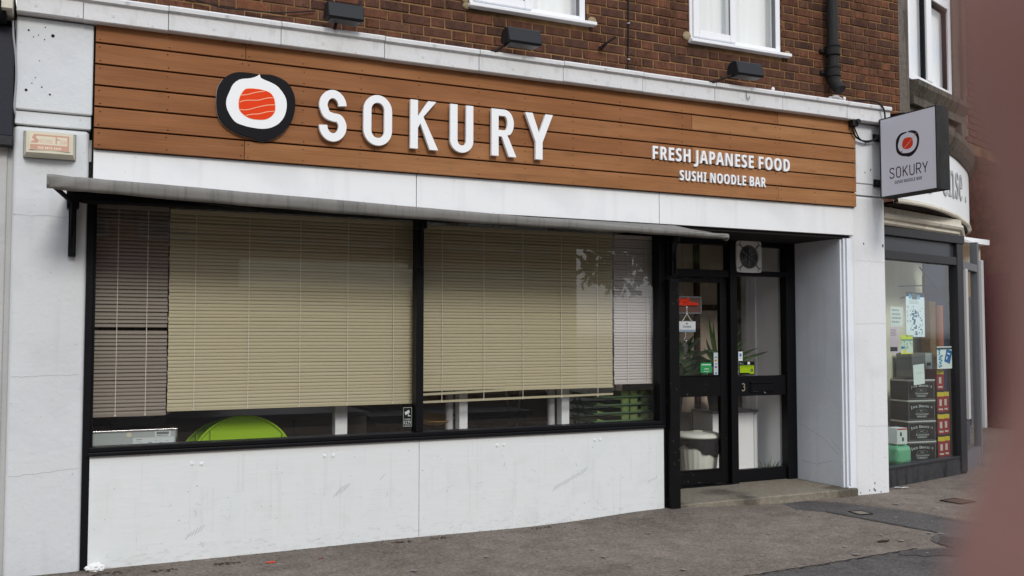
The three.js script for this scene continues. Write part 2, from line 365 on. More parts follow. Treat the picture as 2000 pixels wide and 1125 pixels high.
const serif = await new FontLoader().loadAsync('fonts/droid/droid_serif_regular.typeface.json');
// a line of raised letters between x0 and x1 on baseline y, cap height h
function letterLine(text, f, x0, x1, y, h, z, depth, mat, parent) {
  const scale = f.data.resolution, adv = [...text].map((c) => (c === ' ' ? 0.36 * scale : f.data.glyphs[c].ha + 0.06 * scale));
  const tot = adv.reduce((a, b) => a + b, 0) - 0.06 * scale, cap = new TextGeometry('H', { font: f, size: 1, depth: 0.1, bevelEnabled: false });
  cap.computeBoundingBox(); const sy = h / cap.boundingBox.max.y, sx = (x1 - x0) / (tot / scale);
  let at = 0;
  [...text].forEach((c, i) => {
    if (c !== ' ') {
      const g = new TextGeometry(c, { font: f, size: 1, depth: 1, bevelEnabled: false, curveSegments: 5 });
      g.scale(sx, sy, depth).translate(x0 + (at / scale) * sx, y, z);
      part('letter', flat(g), mat, parent);
    }
    at += adv[i];
  });
}
// ================================================================ GROUND
const bump = (x, z) => 0.047 * Math.exp(-(((x - 4.45) / 0.75) ** 2)) * Math.exp(-((z / 0.55) ** 2)) + 0.008 * Math.exp(-(((x - 2.3) / 0.7) ** 2)) * Math.exp(-((z / 0.4) ** 2));
{
  const road = uvm(new THREE.PlaneGeometry(700, 700).rotateX(-Math.PI / 2));
  solo('road', road.translate(0, -0.125, 0), M.tar, 'dark asphalt carriageway beyond the kerb', null, [0, -0.125, 0], null, 'structure');
  const pv = new THREE.Group(); pv.name = 'pavement'; scene.add(pv); BASE.set(pv, new THREE.Vector3());
  info(pv, 'brown-grey tarmac pavement in front of the shopfront', null, null, 'structure');
  const g = new THREE.PlaneGeometry(22, 17.2, 220, 172).rotateX(-Math.PI / 2).translate(3, 0, -0.4), p = g.attributes.position;
  for (let i = 0; i < p.count; i++) p.setY(i, bump(p.getX(i), p.getZ(i)));
  g.computeVertexNormals();
  const uv = g.attributes.uv; for (let i = 0; i < p.count; i++) uv.setXY(i, p.getX(i), p.getZ(i));
  part('tarmac', g, M.asphalt, pv);
  for (const [a, b] of [[-60, -8], [14, 70]]) part('tarmac', uvm(new THREE.PlaneGeometry(b - a, 17.2).rotateX(-Math.PI / 2).translate((a + b) / 2, 0, -0.4)), M.asphalt, pv);
  for (let i = 0; i < 24; i++) part('kerb_stone', bx(-9 + i * 0.92, -8.085 + i * 0.92, -0.16, 0.0, 8.2, 8.35, 0.012), M.concrete, pv);
  // patches of newer tar
  const r = rng(8);
  const rough = (pts, amp) => { const o = []; pts.forEach((a, i) => { const b = pts[(i + 1) % pts.length], l = Math.hypot(b[0] - a[0], b[1] - a[1]), n = Math.max(1, Math.round(l / 0.06)); for (let k = 0; k < n; k++) { const t = k / n; o.push([a[0] + (b[0] - a[0]) * t + (r() - 0.5) * amp, a[1] + (b[1] - a[1]) * t + (r() - 0.5) * amp]); } }); return o; };
  const patch = (pts, mat, y, amp, label) => part('tar_patch', uvm(new THREE.ShapeGeometry(shape(rough(pts, amp).map(([x, z]) => [x, -z]))).rotateX(-Math.PI / 2).translate(0, y, 0)), mat, pv, label);
  patch([[5.6, 0.06], [5.9, 0.04], [6.16, 0.33], [6.34, 0.8], [6.39, 1.3], [6.5, 2.0], [6.6, 2.9], [5.98, 2.9], [5.85, 1.47], [5.80, 1.15], [5.75, 0.77], [5.70, 0.5], [5.55, 0.3]], M.tar, 0.004, 0.012, 'dark strip of newer tar running from the doorstep');
  patch([[3.5, 1.905], [3.9, 1.885], [4.41, 1.86], [4.94, 1.82], [5.28, 1.80], [5.52, 1.85], [5.58, 1.66], [5.74, 1.52], [5.86, 1.52], [5.97, 2.95], [3.2, 3.1]], M.tar, 0.0045, 0.02, 'dark tar patch with ragged edge');
  patch([[5.0, 1.86], [5.28, 1.83], [5.5, 1.88], [5.6, 1.7], [5.78, 1.56], [5.86, 1.9], [5.4, 2.1], [5.2, 2.0]], M.tarDark, 0.008, 0.05, 'darkest overlap of the tar patches');
  const crack = (pts, w) => uvm(new THREE.ShapeGeometry(shape(stroke(pts.flatMap((a, i) => { const b = pts[i + 1]; if (!b) return [[a[0], -a[1]]]; const n = Math.round(Math.hypot(b[0] - a[0], b[1] - a[1]) / 0.035) || 1; return [...Array(n)].map((_, k) => [a[0] + (b[0] - a[0]) * k / n + (r() - 0.5) * 0.012, -(a[1] + (b[1] - a[1]) * k / n + (r() - 0.5) * 0.012)]); }), w))).rotateX(-Math.PI / 2).translate(0, 0.0105, 0));
  part('seam', merge([crack([[3.5, 1.9], [4.41, 1.86], [5.28, 1.8]], 0.016), crack([[5.9, 0.04], [6.16, 0.33], [6.34, 0.8], [6.39, 1.3], [6.5, 2]], 0.009), crack([[5.85, 1.47], [5.8, 1.15], [5.75, 0.77], [5.7, 0.5]], 0.009)]), M.blackMatt, pv);
  const gum = [[6.01, .94], [6.13, 1.18], [5.82, 1.53], [5.36, 1.48], [5.38, 1.57], [5.23, 1.92], [4.54, .25], [4.63, 1.14], [5.44, .6], [4.88, 1.54], [2.93, .75], [3.26, 1.37], [3.24, 1.09], [5.4, 1.37], [5.77, 1.47], [4.69, .99], [3.28, .87], [3.51, 1.59], [4.78, 1.74], [2.55, .76], [6.5, .5], [6.66, .75], [6.2, 1.6], [4.2, 1.5], [2.0, .9], [3.9, .62]];
  part('gum_spots', merge(gum.map(([x, z]) => { const a = 0.007 + r() * 0.011; return new THREE.CylinderGeometry(a, a * 1.15, 0.0016, 9).scale(1 + r() * 0.5, 1, 1).rotateY(r() * 3).translate(x, bump(x, z) + 0.01, z); })), M.gum, pv, null, 'stuff');
  // grit and leaf litter gathered along the wall foot
  const bits = [];
  for (let i = 0; i < 420; i++) {
    const x = 0.3 + r() * 4.2, z = 0.012 + Math.pow(r(), 3) * 0.5, a = 0.0015 + r() * 0.004;
    bits.push(new THREE.TetrahedronGeometry(a).scale(1.7, 0.5, 1).rotateY(r() * 6).translate(x, bump(x, z) + 0.003, z));
  }
  for (const [cx, cz, n] of [[0.62, 0.22, 40], [1.0, 0.2, 50], [2.2, 0.12, 40], [2.5, 0.1, 30], [3.3, 0.09, 26], [0.3, 0.15, 40]]) for (let i = 0; i < n; i++) {
    const x = cx + (r() - 0.5) * 0.16, z = Math.max(0.01, cz + (r() - 0.5) * 0.06);
    bits.push(new THREE.TetrahedronGeometry(0.003 + r() * 0.005).scale(2.2, 0.4, 0.8).rotateY(r() * 6).translate(x, bump(x, z) + 0.004, z));
  }
  part('grit', merge(bits), M.darkTimber, pv, null, 'stuff');
}

// ================================================================ THE RESTAURANT
const shop = thing('restaurant_building', 'white-painted restaurant with timber fascia, large blinded window and brick upper storey', 'building', [3.4, 0, -0.1]);
{
  // upper brick wall: mortar bed with every brick on it
  const openings = [[2.755, 3.785, 3.925, 5.35], [4.785, 5.795, 3.925, 5.35]];
  const WX0 = -0.27, WX1 = 7.235, WY0 = 3.5, WY1 = 6.2;
  const hole = openings.map(([a, b, c, d]) => [[a, c], [b, c], [b, d], [a, d]]);
  const wall = part('brick_wall', uvm(ext([[WX0, WY0], [WX1, WY0], [WX1, WY1], [WX0, WY1]], 0.25, 0, hole).translate(0, 0, -0.298)), M.mortar, shop);
  const r = rng(77), tones = [[.092, .041, .026], [.078, .037, .025], [.108, .047, .027], [.06, .032, .024], [.125, .053, .03], [.145, .058, .03], [.10, .05, .033], [.165, .066, .033]];
  tones.forEach((t) => { const m = [0.104, 0.047, 0.029]; t.forEach((v, i) => { t[i] = v + (m[i] - v) * 0.28; }); });
  const mats = tones.map(([a, b, c]) => std({ map: T.brick, color: lin(a * 1.45, b * 1.4, c * 1.36), roughness: 0.92, bumpMap: T.brickBump, bumpScale: 0.005 }));
  const bed = (l, k) => { const g = ext([[-l / 2, -0.0325], [l / 2, -0.0325], [l / 2, 0.0325], [-l / 2, 0.0325]], 0.05, 0.005); const p = g.attributes.position; for (let i = 0; i < p.count; i++) p.setZ(i, p.getZ(i) - 0.05); return uvm(g, k * 0.37 + l, k * 0.61); };
  const cache = {}, geo = (l) => { const k = Math.floor(r() * 5), key = l.toFixed(3) + '_' + k; return cache[key] ??= bed(l, k); };
  const all = [];
  for (let j = 0; j < 35; j++) {
    const y = 3.548 + j * 0.075; let x = WX0 - (j % 2 ? 0.169 : 0) - 0.03, k = 0;
    while (x < WX1) {
      const l = k++ % 2 ? 0.1025 : 0.215; let spans = [[Math.max(x, WX0), Math.min(x + l, WX1)]];
      for (const [a, b, c, d] of openings) if (y + 0.03 > c && y - 0.03 < d) spans = spans.flatMap(([s, e]) => (e <= a || s >= b ? [[s, e]] : [[s, Math.min(e, a)], [Math.max(s, b), e]].filter(([p, q]) => q - p > 0.02)));
      for (const [s, e] of spans) if (e - s > 0.02) {
        const cx = (s + e) / 2, n = fbm(cx / 8, y / 3, 9, 7, 3, 301), red = smooth(cx, 5.7, 7.2) * 0.45 + n - 0.5;
        let m = Math.floor(r() * 5); if (y < 3.95 && y > 3.72 && r() < 0.6) m = r() < 0.5 ? 1 : 3;
        if (r() < red * 0.9) m = r() < 0.55 ? 5 : 7; if (cx < 2.2 && r() < 0.5) m = r() < 0.6 ? 6 : 4;
        all.push({ x: cx, y: y + (r() - 0.5) * 0.004, z: -0.04 + (r() - 0.5) * 0.004, l: e - s, m, tilt: (r() - 0.5) * 0.012 });
      }
      x += l + 0.01;
    }
  }
  camera.updateMatrixWorld(true);
  const seen = (b) => { const v = new THREE.Vector3(b.x, b.y, b.z).project(camera); return Math.abs(v.x) < 1 && v.y < 1 && b.y > 3.56; };
  const view = all.filter(seen).sort((a, b) => a.x - b.x), near = new Set(view.slice(0, 300));
  for (const b of near) piece('brick', geo(b.l), mats[b.m], wall, b.x, b.y, b.z, 0, b.tilt);
  const rest = all.filter((b) => !near.has(b)).map((b) => {
    const g = flat(geo(b.l)).clone().rotateZ(b.tilt).translate(b.x, b.y, b.z), n = g.attributes.position.count, c = new Float32Array(n * 3), t = tones[b.m];
    for (let i = 0; i < n; i++) c.set([t[0] * 1.45, t[1] * 1.4, t[2] * 1.36], i * 3);
    g.setAttribute('color', new THREE.BufferAttribute(c, 3)); return g;
  });
  part('bricks', mergeGeometries(rest), std({ map: T.brick, vertexColors: true, roughness: 0.92, bumpMap: T.brickBump, bumpScale: 0.005 }), wall, 'more bricks of the upper wall', 'stuff');
  for (const [x, y, a, b] of [[2.735, 3.935, 0.05, 0.035], [3.83, 3.975, 0.055, 0.045], [4.755, 3.98, 0.06, 0.05], [5.85, 3.955, 0.05, 0.05], [2.72, 3.985, 0.04, 0.04]]) part('foam_patch', flat(new THREE.IcosahedronGeometry(1, 2).scale(a * 0.7, b * 0.8, 0.016).translate(x, y, -0.036)), M.foam, wall);

  // white coping stones over the fascia
  const jt = [-0.27, 0.10, 0.60, 1.32, 2.05, 2.78, 3.49, 4.22, 4.94, 5.67, 6.42, 6.955];
  const prof = [[-0.06, 3.41], [0.093, 3.41], [0.098, 3.415], [0.098, 3.522], [0.106, 3.527], [0.122, 3.532], [0.124, 3.556], [0.116, 3.566], [-0.06, 3.585]];
  const cop = part('coping', bx(-0.26, 6.94, 3.41, 3.56, -0.055, 0.06), M.coping, shop);
  for (let i = 0; i < jt.length - 1; i++) { const dy = (r() - 0.5) * 0.004, dz = (r() - 0.5) * 0.004; piece('coping_stone', extX(prof, -(jt[i + 1] - jt[i] - 0.004) / 2, (jt[i + 1] - jt[i] - 0.004) / 2, 0.002), M.coping, cop, (jt[i] + jt[i + 1]) / 2, dy, dz); }

  // white pillars at both ends
  const pl = part('pillar', bx(-0.27, 0.152, -0.05, 2.735, -0.35, 0.0, 0.028, 4), M.whiteLeftShaded, shop, 'left white pillar');
  part('capital_block', bx(-0.268, 0.165, 2.825, 3.402, -0.3, 0.03, 0.012), M.whiteLeftShaded, pl);
  part('moulding', bx(-0.266, 0.16, 2.738, 2.822, -0.3, 0.012, 0.008), M.whiteLeftShaded, pl);
  part('drill_hole', merge([[48, 68, 3.2], [66, 75, 1.8], [57, 80, 1.8], [77, 82, 2], [92, 72, 5.5], [69, 126, 1.6], [78, 57, 2], [62, 161, 1.8], [56, 173, 1.8], [74, 178, 2.4], [89, 191, 3.2], [46, 188, 4.5]].map(([px, py, s]) => new THREE.CylinderGeometry(s * 0.0019, s * 0.0019, 0.004, 10).rotateX(Math.PI / 2).translate(-0.22 + (px - 42) * 0.00305, 3.345 - (py - 60) * 0.0031 - (px - 42) * 0.00012, 0.0298))), M.blackMatt, pl, null, 'stuff');
  const crack = (pts, z) => { const q = []; pts.forEach((a, i) => { const b = pts[i + 1]; if (!b) return q.push(a); for (let k = 0; k < 14; k++) q.push([a[0] + (b[0] - a[0]) * k / 14, a[1] + (b[1] - a[1]) * k / 14 + (r() - 0.5) * 0.009]); }); return ext(stroke(q, 0.0035), 0.002).translate(0, 0, z - 0.001); };
  for (const c of [crack([[-0.262, 2.185], [0.12, 2.182]], 0.0), crack([[-0.25, 1.2], [0.12, 1.205]], 0.0), crack([[-0.25, 0.60], [0.13, 0.63]], 0.0)]) part('crack', c, M.crackGrey, pl);
  const pr = part('pillar', bx(6.545, 6.972, -0.05, 2.735, -0.32, 0.0, 0.035, 4), M.white, shop, 'right white pillar between the doorway and the next shop');
  part('capital_block', bx(6.60, 6.968, 2.845, 3.402, -0.3, 0.012, 0.01), M.white, pr);
  part('moulding', bx(6.56, 6.97, 2.738, 2.842, -0.3, 0.004, 0.006), M.white, pr);
  for (const c of [crack([[6.58, 2.135], [6.95, 2.125]], 0.0), crack([[6.57, 1.55], [6.95, 1.56]], 0), crack([[6.58, 0.62], [6.96, 0.61]], 0.0)]) part('crack', c, M.crackGrey, pr);
  part('chipped_paint', merge([[6.69, 2.29, 5], [6.93, 2.28, 7], [6.775, 0.095, 5], [6.71, 0.035, 4], [6.765, 0.04, 6], [6.78, 0.028, 5], [6.6, 0.02, 4], [6.9, 0.05, 2], [6.85, 0.012, 4], [6.91, 0.32, 2.5], [6.78, 2.98, 5], [6.71, 2.95, 4], [6.72, 3.22, 5]].map(([x, y, s]) => new THREE.IcosahedronGeometry(s * 0.0016, 1).scale(0.8, 1.5, 0.25).translate(x, y, y > 2.7 ? 0.012 : 0.0))), M.pipe, pr, null, 'stuff');

  // fascia: white boards, and the timber boards above them
  const fas = part('fascia', bx(0.17, 6.56, 2.37, 3.42, -0.12, -0.032), M.blackMatt, shop);
  for (const [a, b] of [[0.178, 2.326], [2.331, 4.436], [4.441, 6.566]]) part('fascia_board', bx(a, b, 2.362, 2.622, -0.031, 0.0, 0.003), M.panel, fas, 'white fascia board');
  const clad = part('timber_cladding', bx(0.18, 6.578, 2.618, 3.418, -0.03, 0.008), M.blackMatt, shop);
  const rows = [[1.1, 5.67], [4.75], [2.0], [4.75], [2.0], [1.1, 5.67]], H = (3.424 - 2.612) / 6;
  const woodByLight = [[.86, .8, .78], [.94, .88, .86], [1.0, 0.98, .96], [1.08, 1.1, 1.1], [1.2, 1.28, 1.3]].map(([a, b, c]) => std({ map: T.wood, color: lin(a * 0.98, b * 1.0, c * 1.02), roughness: 0.62, specularIntensity: 0.3, bumpMap: T.woodBump, bumpScale: 0.0012 }));  // board tones, lightened to the right: lighting along the fascia put into colour
  rows.forEach((js, k) => {
    const y1 = 3.424 - k * H, y0 = y1 - H + 0.011, xs = [0.176, ...js, 6.58];
    for (let i = 0; i < xs.length - 1; i++) {
      const a = xs[i] + (i ? 0.0015 : 0), b = xs[i + 1] - 0.0015, g = ext([[a, y0], [b, y0], [b, y1], [a, y1]], 0.022, 0.0022).translate(0, 0, 0.0095 + (r() - 0.5) * 0.002);
      part('plank', uvm(g, k * 0.43 + i * 1.21, k * 0.271 - y0 + r()), woodByLight[Math.min(4, Math.max(0, Math.round((a + b) / 2 * 0.62 + (r() - 0.5) * 1.6)))], clad);
    }
  });
  const nails = [];
  for (let k = 0; k < 6; k++) for (const x of [0.205, 0.61, 1.08, 1.12, 1.49, 1.9, 2.33, 2.81, 3.19, 3.61, 4.05, 4.65, 5.15, 5.64, 5.69, 6.08, 6.54]) for (const s of [0.024, H - 0.03]) if (r() < 0.93) nails.push(new THREE.CylinderGeometry(0.0042, 0.0042, 0.002, 8).rotateX(Math.PI / 2).scale(1.25, 0.8, 1).translate(x + (r() - 0.5) * 0.012, 3.424 - k * H - s + (r() - 0.5) * 0.01, 0.0318));
  part('nail_heads', merge(nails), M.rust, clad, null, 'stuff');

  // riser wall under the window, its boards and bolt heads
  const rs = part('riser_wall', bx(0.19, 4.47, -0.05, 0.70, -0.16, -0.02), M.white, shop);
  const rg = (a, b) => { const g = bx(a, b, -0.05, 0.697, -0.03, 0.0, 0.003), uv = g.attributes.uv, p = g.attributes.position; for (let i = 0; i < p.count; i++) uv.setXY(i, (p.getX(i) - 0.19) / 4.28, (p.getY(i) + 0.05) / 0.75); return g; };
  part('riser_board', rg(0.193, 2.358), M.riser, rs); part('riser_board', rg(2.3605, 4.466), M.riser, rs);
  for (const [x, y] of [[0.80, 0.619], [0.86, 0.614], [1.67, 0.621], [1.73, 0.62], [2.975, 0.627], [3.03, 0.629], [3.815, 0.629], [3.865, 0.63]]) part('bolt_head', merge([new THREE.CylinderGeometry(0.011, 0.013, 0.005, 14).rotateX(Math.PI / 2).translate(x, y, 0.0025), new THREE.SphereGeometry(0.006, 10, 6).scale(1, 1, 0.6).translate(x, y, 0.005)]), M.panel, rs);

  // black shop-window frame
  const wf = part('window_frame', merge([
    bx(0.150, 0.193, -0.02, 2.36, -0.10, -0.004, 0.004), bx(0.18, 4.47, 0.697, 0.722, -0.12, 0.028, 0.006), bx(0.185, 4.46, 0.7225, 0.752, -0.11, 0.008, 0.005),
    bx(0.193, 4.44, 2.29, 2.36, -0.1, -0.034), bx(0.1935, 0.207, 0.752, 2.29, -0.09, -0.02, 0.003),
  ]), M.black, shop);
  part('mullion', bx(2.337, 2.392, 0.7525, 2.2895, -0.10, -0.006, 0.005), M.black, wf);
  part('corner_post', bx(4.44, 4.53, -0.02, 2.36, -0.12, -0.012, 0.004), M.black, wf);
  part('glass_pane', pane(0.2, 2.345, 0.745, 2.295, -0.06), M.glass, wf);
  part('glass_pane', pane(2.385, 4.445, 0.745, 2.295, -0.061), M.glass, wf);
  part('pipe_boxing', bx(4.497, 4.592, 0.0, 1.905, -0.03, 0.052, 0.006), M.chipped, shop, 'square black post at the corner of the entrance');

  // entrance recess
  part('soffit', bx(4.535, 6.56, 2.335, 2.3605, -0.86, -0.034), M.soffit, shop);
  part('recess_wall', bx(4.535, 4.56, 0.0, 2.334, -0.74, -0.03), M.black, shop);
  const rv = part('reveal_wall', bx(6.46, 6.75, 0.0, 2.6, -0.85, -0.1), M.reveal, shop, 'pale blue-grey side wall of the entrance');
  part('moulding', merge([bx(6.452, 6.6, 0.0, 2.333, -0.099, -0.055, 0.005), bx(6.468, 6.6, 0.0, 2.333, -0.054, -0.03, 0.004), bx(6.49, 6.6, 0, 2.333, -0.029, -0.008, 0.004)]), M.reveal, rv);
  const rcr = (pts) => { const g = crack(pts, 0); return g.rotateY(-Math.PI / 2).translate(6.4598, 0, 0); };
  for (const c of [rcr([[-0.2, 0.48], [-0.1, 0.4]]), rcr([[-0.62, 0.6], [-0.33, 0.5], [-0.12, 0.36]]), rcr([[-0.6, 0.25], [-0.4, 0.24], [-0.2, 0.29]])]) part('crack', c, M.crackGrey, rv);
  part('doorstep', bx(4.594, 6.545, -0.1, 0.07, -0.74, 0.03, 0.012), M.concrete, shop, 'worn concrete doorstep');

  // entrance frame and door, z about -0.7
  const Z0 = -0.745, Z1 = -0.685;
  const df = part('door_frame', merge([
    bx(4.56, 5.02, 0.07, 2.335, Z0, Z1 + 0.02), bx(5.662, 5.742, 0.07, 2.334, Z0, Z1 + 0.045, 0.004), bx(6.345, 6.46, 0.07, 2.334, Z0, Z1 + 0.03, 0.004),
    bx(5.02, 5.662, 1.985, 2.055, Z0, Z1 + 0.03, 0.006), bx(5.742, 6.345, 2.008, 2.056, Z0, Z1 + 0.035, 0.006), bx(5.02, 6.345, 2.29, 2.335, Z0, Z1 + 0.02),
    bx(5.02, 5.06, 2.055, 2.29, Z0, Z1), bx(5.742, 6.345, 0.072, 0.188, Z0, Z1, 0.004), bx(5.742, 6.345, 0.875, 1.062, Z0, Z1 + 0.008, 0.005), bx(5.022, 5.66, 0.071, 0.078, Z0, Z1 + 0.06),
  ]), M.black, shop);
  for (const [a, b, c, d] of [[5.74, 6.35, 0.186, 0.878], [5.74, 6.35, 1.06, 2.01], [5.055, 5.665, 2.05, 2.295], [5.74, 6.35, 2.05, 2.295]]) part('glass_pane', pane(a, b, c, d, -0.715), M.glass, df);
  part('house_number', (() => { const p = [...arc(5.828, 0.978, 0.014, 0.015, 150, -60, 10), ...arc(5.827, 0.944, 0.018, 0.019, 70, -150, 12)]; return ext(stroke(p, 0.0075), 0.008).translate(0, 0, Z1 + 0.006); })(), M.brass, df);
  part('letter_box', merge([bx(5.905, 6.185, 0.905, 1.012, Z1 + 0.006, Z1 + 0.018, 0.005), bx(5.915, 6.175, 0.918, 0.985, Z1 + 0.016, Z1 + 0.024, 0.004), bx(5.905, 6.185, 0.992, 1.006, Z1 + 0.014, Z1 + 0.03, 0.004)]), M.black, df);
  part('chipped_paint', merge([[5.955, 0.921, 10, 4], [5.975, 0.925, 6, 3], [5.99, 0.922, 4, 6], [6.07, 0.905, 3, 5], [6.085, 0.9, 2, 5]].map(([x, y, a, b]) => new THREE.IcosahedronGeometry(0.0016, 1).scale(a * 0.7, b * 0.7, 0.6).translate(x, y, Z1 + 0.021))), M.plasticGrey, df, null, 'stuff');
  const dr = part('door', merge([
    bx(5.03, 5.095, 0.082, 1.98, Z0 + 0.012, Z1 - 0.004, 0.005), bx(5.578, 5.658, 0.082, 1.98, Z0 + 0.012, Z1 - 0.004, 0.005), bx(5.095, 5.578, 0.883, 1.07, Z0 + 0.012, Z1 - 0.005, 0.004),
    bx(5.095, 5.578, 0.083, 0.21, Z0 + 0.012, Z1 - 0.005, 0.004), bx(5.095, 5.578, 1.935, 1.98, Z0 + 0.012, Z1 - 0.006, 0.004), bx(5.095, 5.58, 1.068, 1.08, Z0 + 0.02, Z1 + 0.004, 0.003), bx(5.095, 5.58, 0.206, 0.216, Z0 + 0.02, Z1 + 0.004, 0.003),
  ]), M.chipped, shop, 'black glazed door with chipped paint');
  part('glass_pane', pane(5.09, 5.582, 0.2, 0.89, -0.715), M.glass, dr);
  part('glass_pane', pane(5.09, 5.582, 1.062, 1.94, -0.715), M.glass, dr);
  part('handle', merge([rod([5.05, 0.95, -0.69], [5.05, 0.95, -0.64], 0.01), rod([5.05, 0.95, -0.64], [5.05, 1.2, -0.64], 0.01), rod([5.05, 1.2, -0.64], [5.05, 1.2, -0.69], 0.01)]), M.chrome, dr);

  // the room behind
  part('room_floor', bx(0.16, 6.58, -0.05, 0.066, -6.2, -0.13), M.intFloor, shop);
  part('room_ceiling', bx(0.1, 7.2, 2.56, 2.7, -6.2, -0.13), M.intWhite, shop);
  part('room_wall', merge([bx(0.0, 7.2, -0.05, 1.0, -6.3, -6.2), bx(0.0, 7.2, 2.45, 2.56, -6.3, -6.2), bx(0.0, 1.9, 1.001, 2.449, -6.3, -6.2), bx(7.0, 7.2, 1.001, 2.449, -6.3, -6.2)]), M.brownWall, shop);
  part('room_wall', bx(0.0, 0.15, -0.05, 2.56, -6.2, -0.36), M.brownWall, shop);
  part('room_wall', bx(6.425, 6.46, 0.066, 2.56, -1.19, -0.86), M.intWhite, shop);
  part('room_wall', bx(6.41, 6.46, 0.066, 2.56, -6.2, -1.191), M.intWhite, shop);
  part('added_rear_window', pane(1.9, 7.0, 1.0, 2.45, -6.25), M.frosted, shop);  // unseen window, added to let more light into the dark room
  part('dado', bx(0.15, 6.4, 0.07, 0.98, -6.2, -6.15), M.darkTimber, shop);
  part('roof_slab', bx(-0.25, 7.2, 6.2, 6.35, -6.3, 0.02), M.stoneDark, shop);
  part('party_wall', merge([bx(-0.268, 0.0, 2.5, 6.2, -6.3, -0.3), bx(7.2, 7.24, 0, 6.2, -6.3, -0.3), bx(0, 7.2, 2.7, 6.2, -6.35, -6.3), bx(0, 7.2, 2.7, 2.72, -6.3, -0.3)]), M.intWhite, shop);
  for (let i = 0; i < 3; i++) part('post', bx(...[[1.826, 1.917], [2.797, 2.867], [3.69, 3.762]][i], 0.066, 2.56, -0.4, -0.31, 0.006), M.whitePaint, shop, 'white square post behind the window');
  part('service_pipe', merge([[2.745, -0.39], [3.635, -0.39]].map(([x, z]) => rod([x, 0.066, z], [x, 2.56, z], 0.03, 18))), M.plasticGrey, shop);

  // upstairs windows
  const win = (x0, x1, split, y0, y1) => {
    const w = part('window', merge([bx(x0, x0 + 0.05, y0, y1, -0.13, -0.052, 0.006), bx(x1 - 0.05, x1, y0, y1, -0.13, -0.052, 0.006), bx(x0 + 0.05, x1 - 0.05, y0, y0 + 0.05, -0.13, -0.0525, 0.006), bx(x0 + 0.05, x1 - 0.05, y1 - 0.05, y1, -0.13, -0.0525, 0.006), bx(split - 0.03, split + 0.03, y0 + 0.05, y1 - 0.05, -0.13, -0.053, 0.006)]), M.upvc, shop, 'white plastic upstairs window');
    const a = x0 + 0.028, b = split + 0.012, c = y0 + 0.03, d = y1 - 0.03, f = 0.062;
    part('casement', merge([bx(a, a + f, c, d, -0.06, -0.03, 0.008), bx(b - f, b, c, d, -0.06, -0.03, 0.008), bx(a + f, b - f, c, c + f, -0.06, -0.031, 0.008), bx(a + f, b - f, d - f, d, -0.06, -0.031, 0.008)]), M.upvc, w);
    part('gasket', merge([bx(b - f - 0.006, b - f, c + f, d - f, -0.05, -0.038), bx(x1 - 0.058, x1 - 0.05, y0 + 0.05, y1 - 0.05, -0.1, -0.06)]), M.greyMetal, w);
    part('pane', pane(a + f, b - f, c + f, d - f, -0.046), M.glass, w);
    part('pane', pane(split + 0.03, x1 - 0.05, y0 + 0.05, y1 - 0.05, -0.09), M.glass, w);
    part('window_sill', bx(x0 - 0.025, x1 + 0.07, y0 - 0.03, y0 - 0.002, -0.12, 0.02, 0.006), M.upvc, w);
    const g = new THREE.PlaneGeometry(x1 - x0, y1 - y0, 160, 1), p = g.attributes.position;
    for (let i = 0; i < p.count; i++) p.setZ(i, 0.02 * Math.sin(p.getX(i) * 42 + Math.sin(p.getX(i) * 9) * 2) * 0.7);
    g.computeVertexNormals(); part('curtain', g.translate((x0 + x1) / 2, (y0 + y1) / 2, -0.165), M.curtain, w);
  };
  win(2.765, 3.775, 3.275, 3.955, 5.33); win(4.795, 5.785, 5.265, 3.955, 5.33);
}
// ================================================================ NEIGHBOURS
{
  const n = thing('neighbouring_shop', 'neighbouring shop at the left edge with dark navy fascia above pale wall', 'building', [-2.4, 0, -0.1]);
  part('wall', merge([bx(-5, -0.302, -0.05, 2.62, -0.4, -0.06, 0.01), bx(-0.31, -0.2705, -0.05, 3.4, -0.4, -0.075)]), M.greyWall, n);
  part('fascia', bx(-5, -0.276, 2.66, 3.33, -0.3, 0.02, 0.004), M.navy, n);
  part('fascia_trim', bx(-5, -0.274, 2.60, 2.658, -0.3, 0.03, 0.004), M.darkFrame, n);
  part('cornice', extX([[-0.3, 3.46], [0.1, 3.46], [0.12, 3.5], [0.17, 3.53], [0.17, 3.6], [-0.3, 3.64]], -5, -0.29), M.cream, n);
  part('cornice_end', bx(-0.345, -0.285, 3.39, 3.62, -0.1, 0.19, 0.006), M.cream, n);
  part('shutter_box', new THREE.CylinderGeometry(0.07, 0.07, 4.6, 16).rotateZ(Math.PI / 2).translate(-2.62, 3.4, 0.07), M.blackMatt, n);
  part('backing', bx(-5, -0.28, 3.32, 3.52, -0.4, -0.07), M.blackMatt, n);
  part('upper_wall', bx(-5, -0.3, 3.53, 6.2, -0.4, -0.06), M.brickRed, n);
  solo('cable', tube([[-0.288, 3.36, 0.045], [-0.283, 3.27, 0.05], [-0.268, 3.14, 0.045], [-0.262, 3.0, 0.045], [-0.268, 2.83, 0.045], [-0.262, 2.795, 0.04]], 0.006), M.greyCable, 'thin grey cable hanging beside the top of the left pillar', 'cable', [-0.27, 2.8, 0.04]);
}
// a rounded corner shop on the right: pieces are built along straight facets that turn away from the street
const facet = (g, ox, oz, deg) => flat(g).clone().rotateY(deg * Math.PI / 180).translate(ox, 0, oz);
const curve = new THREE.CatmullRomCurve3([[6.985, .12], [7.41, .03], [7.87, -.15], [8.35, -.39], [8.82, -.67], [9.41, -1.06], [9.96, -1.52], [10.35, -2.05]].map(([x, z]) => new THREE.Vector3(x, 0, z)));
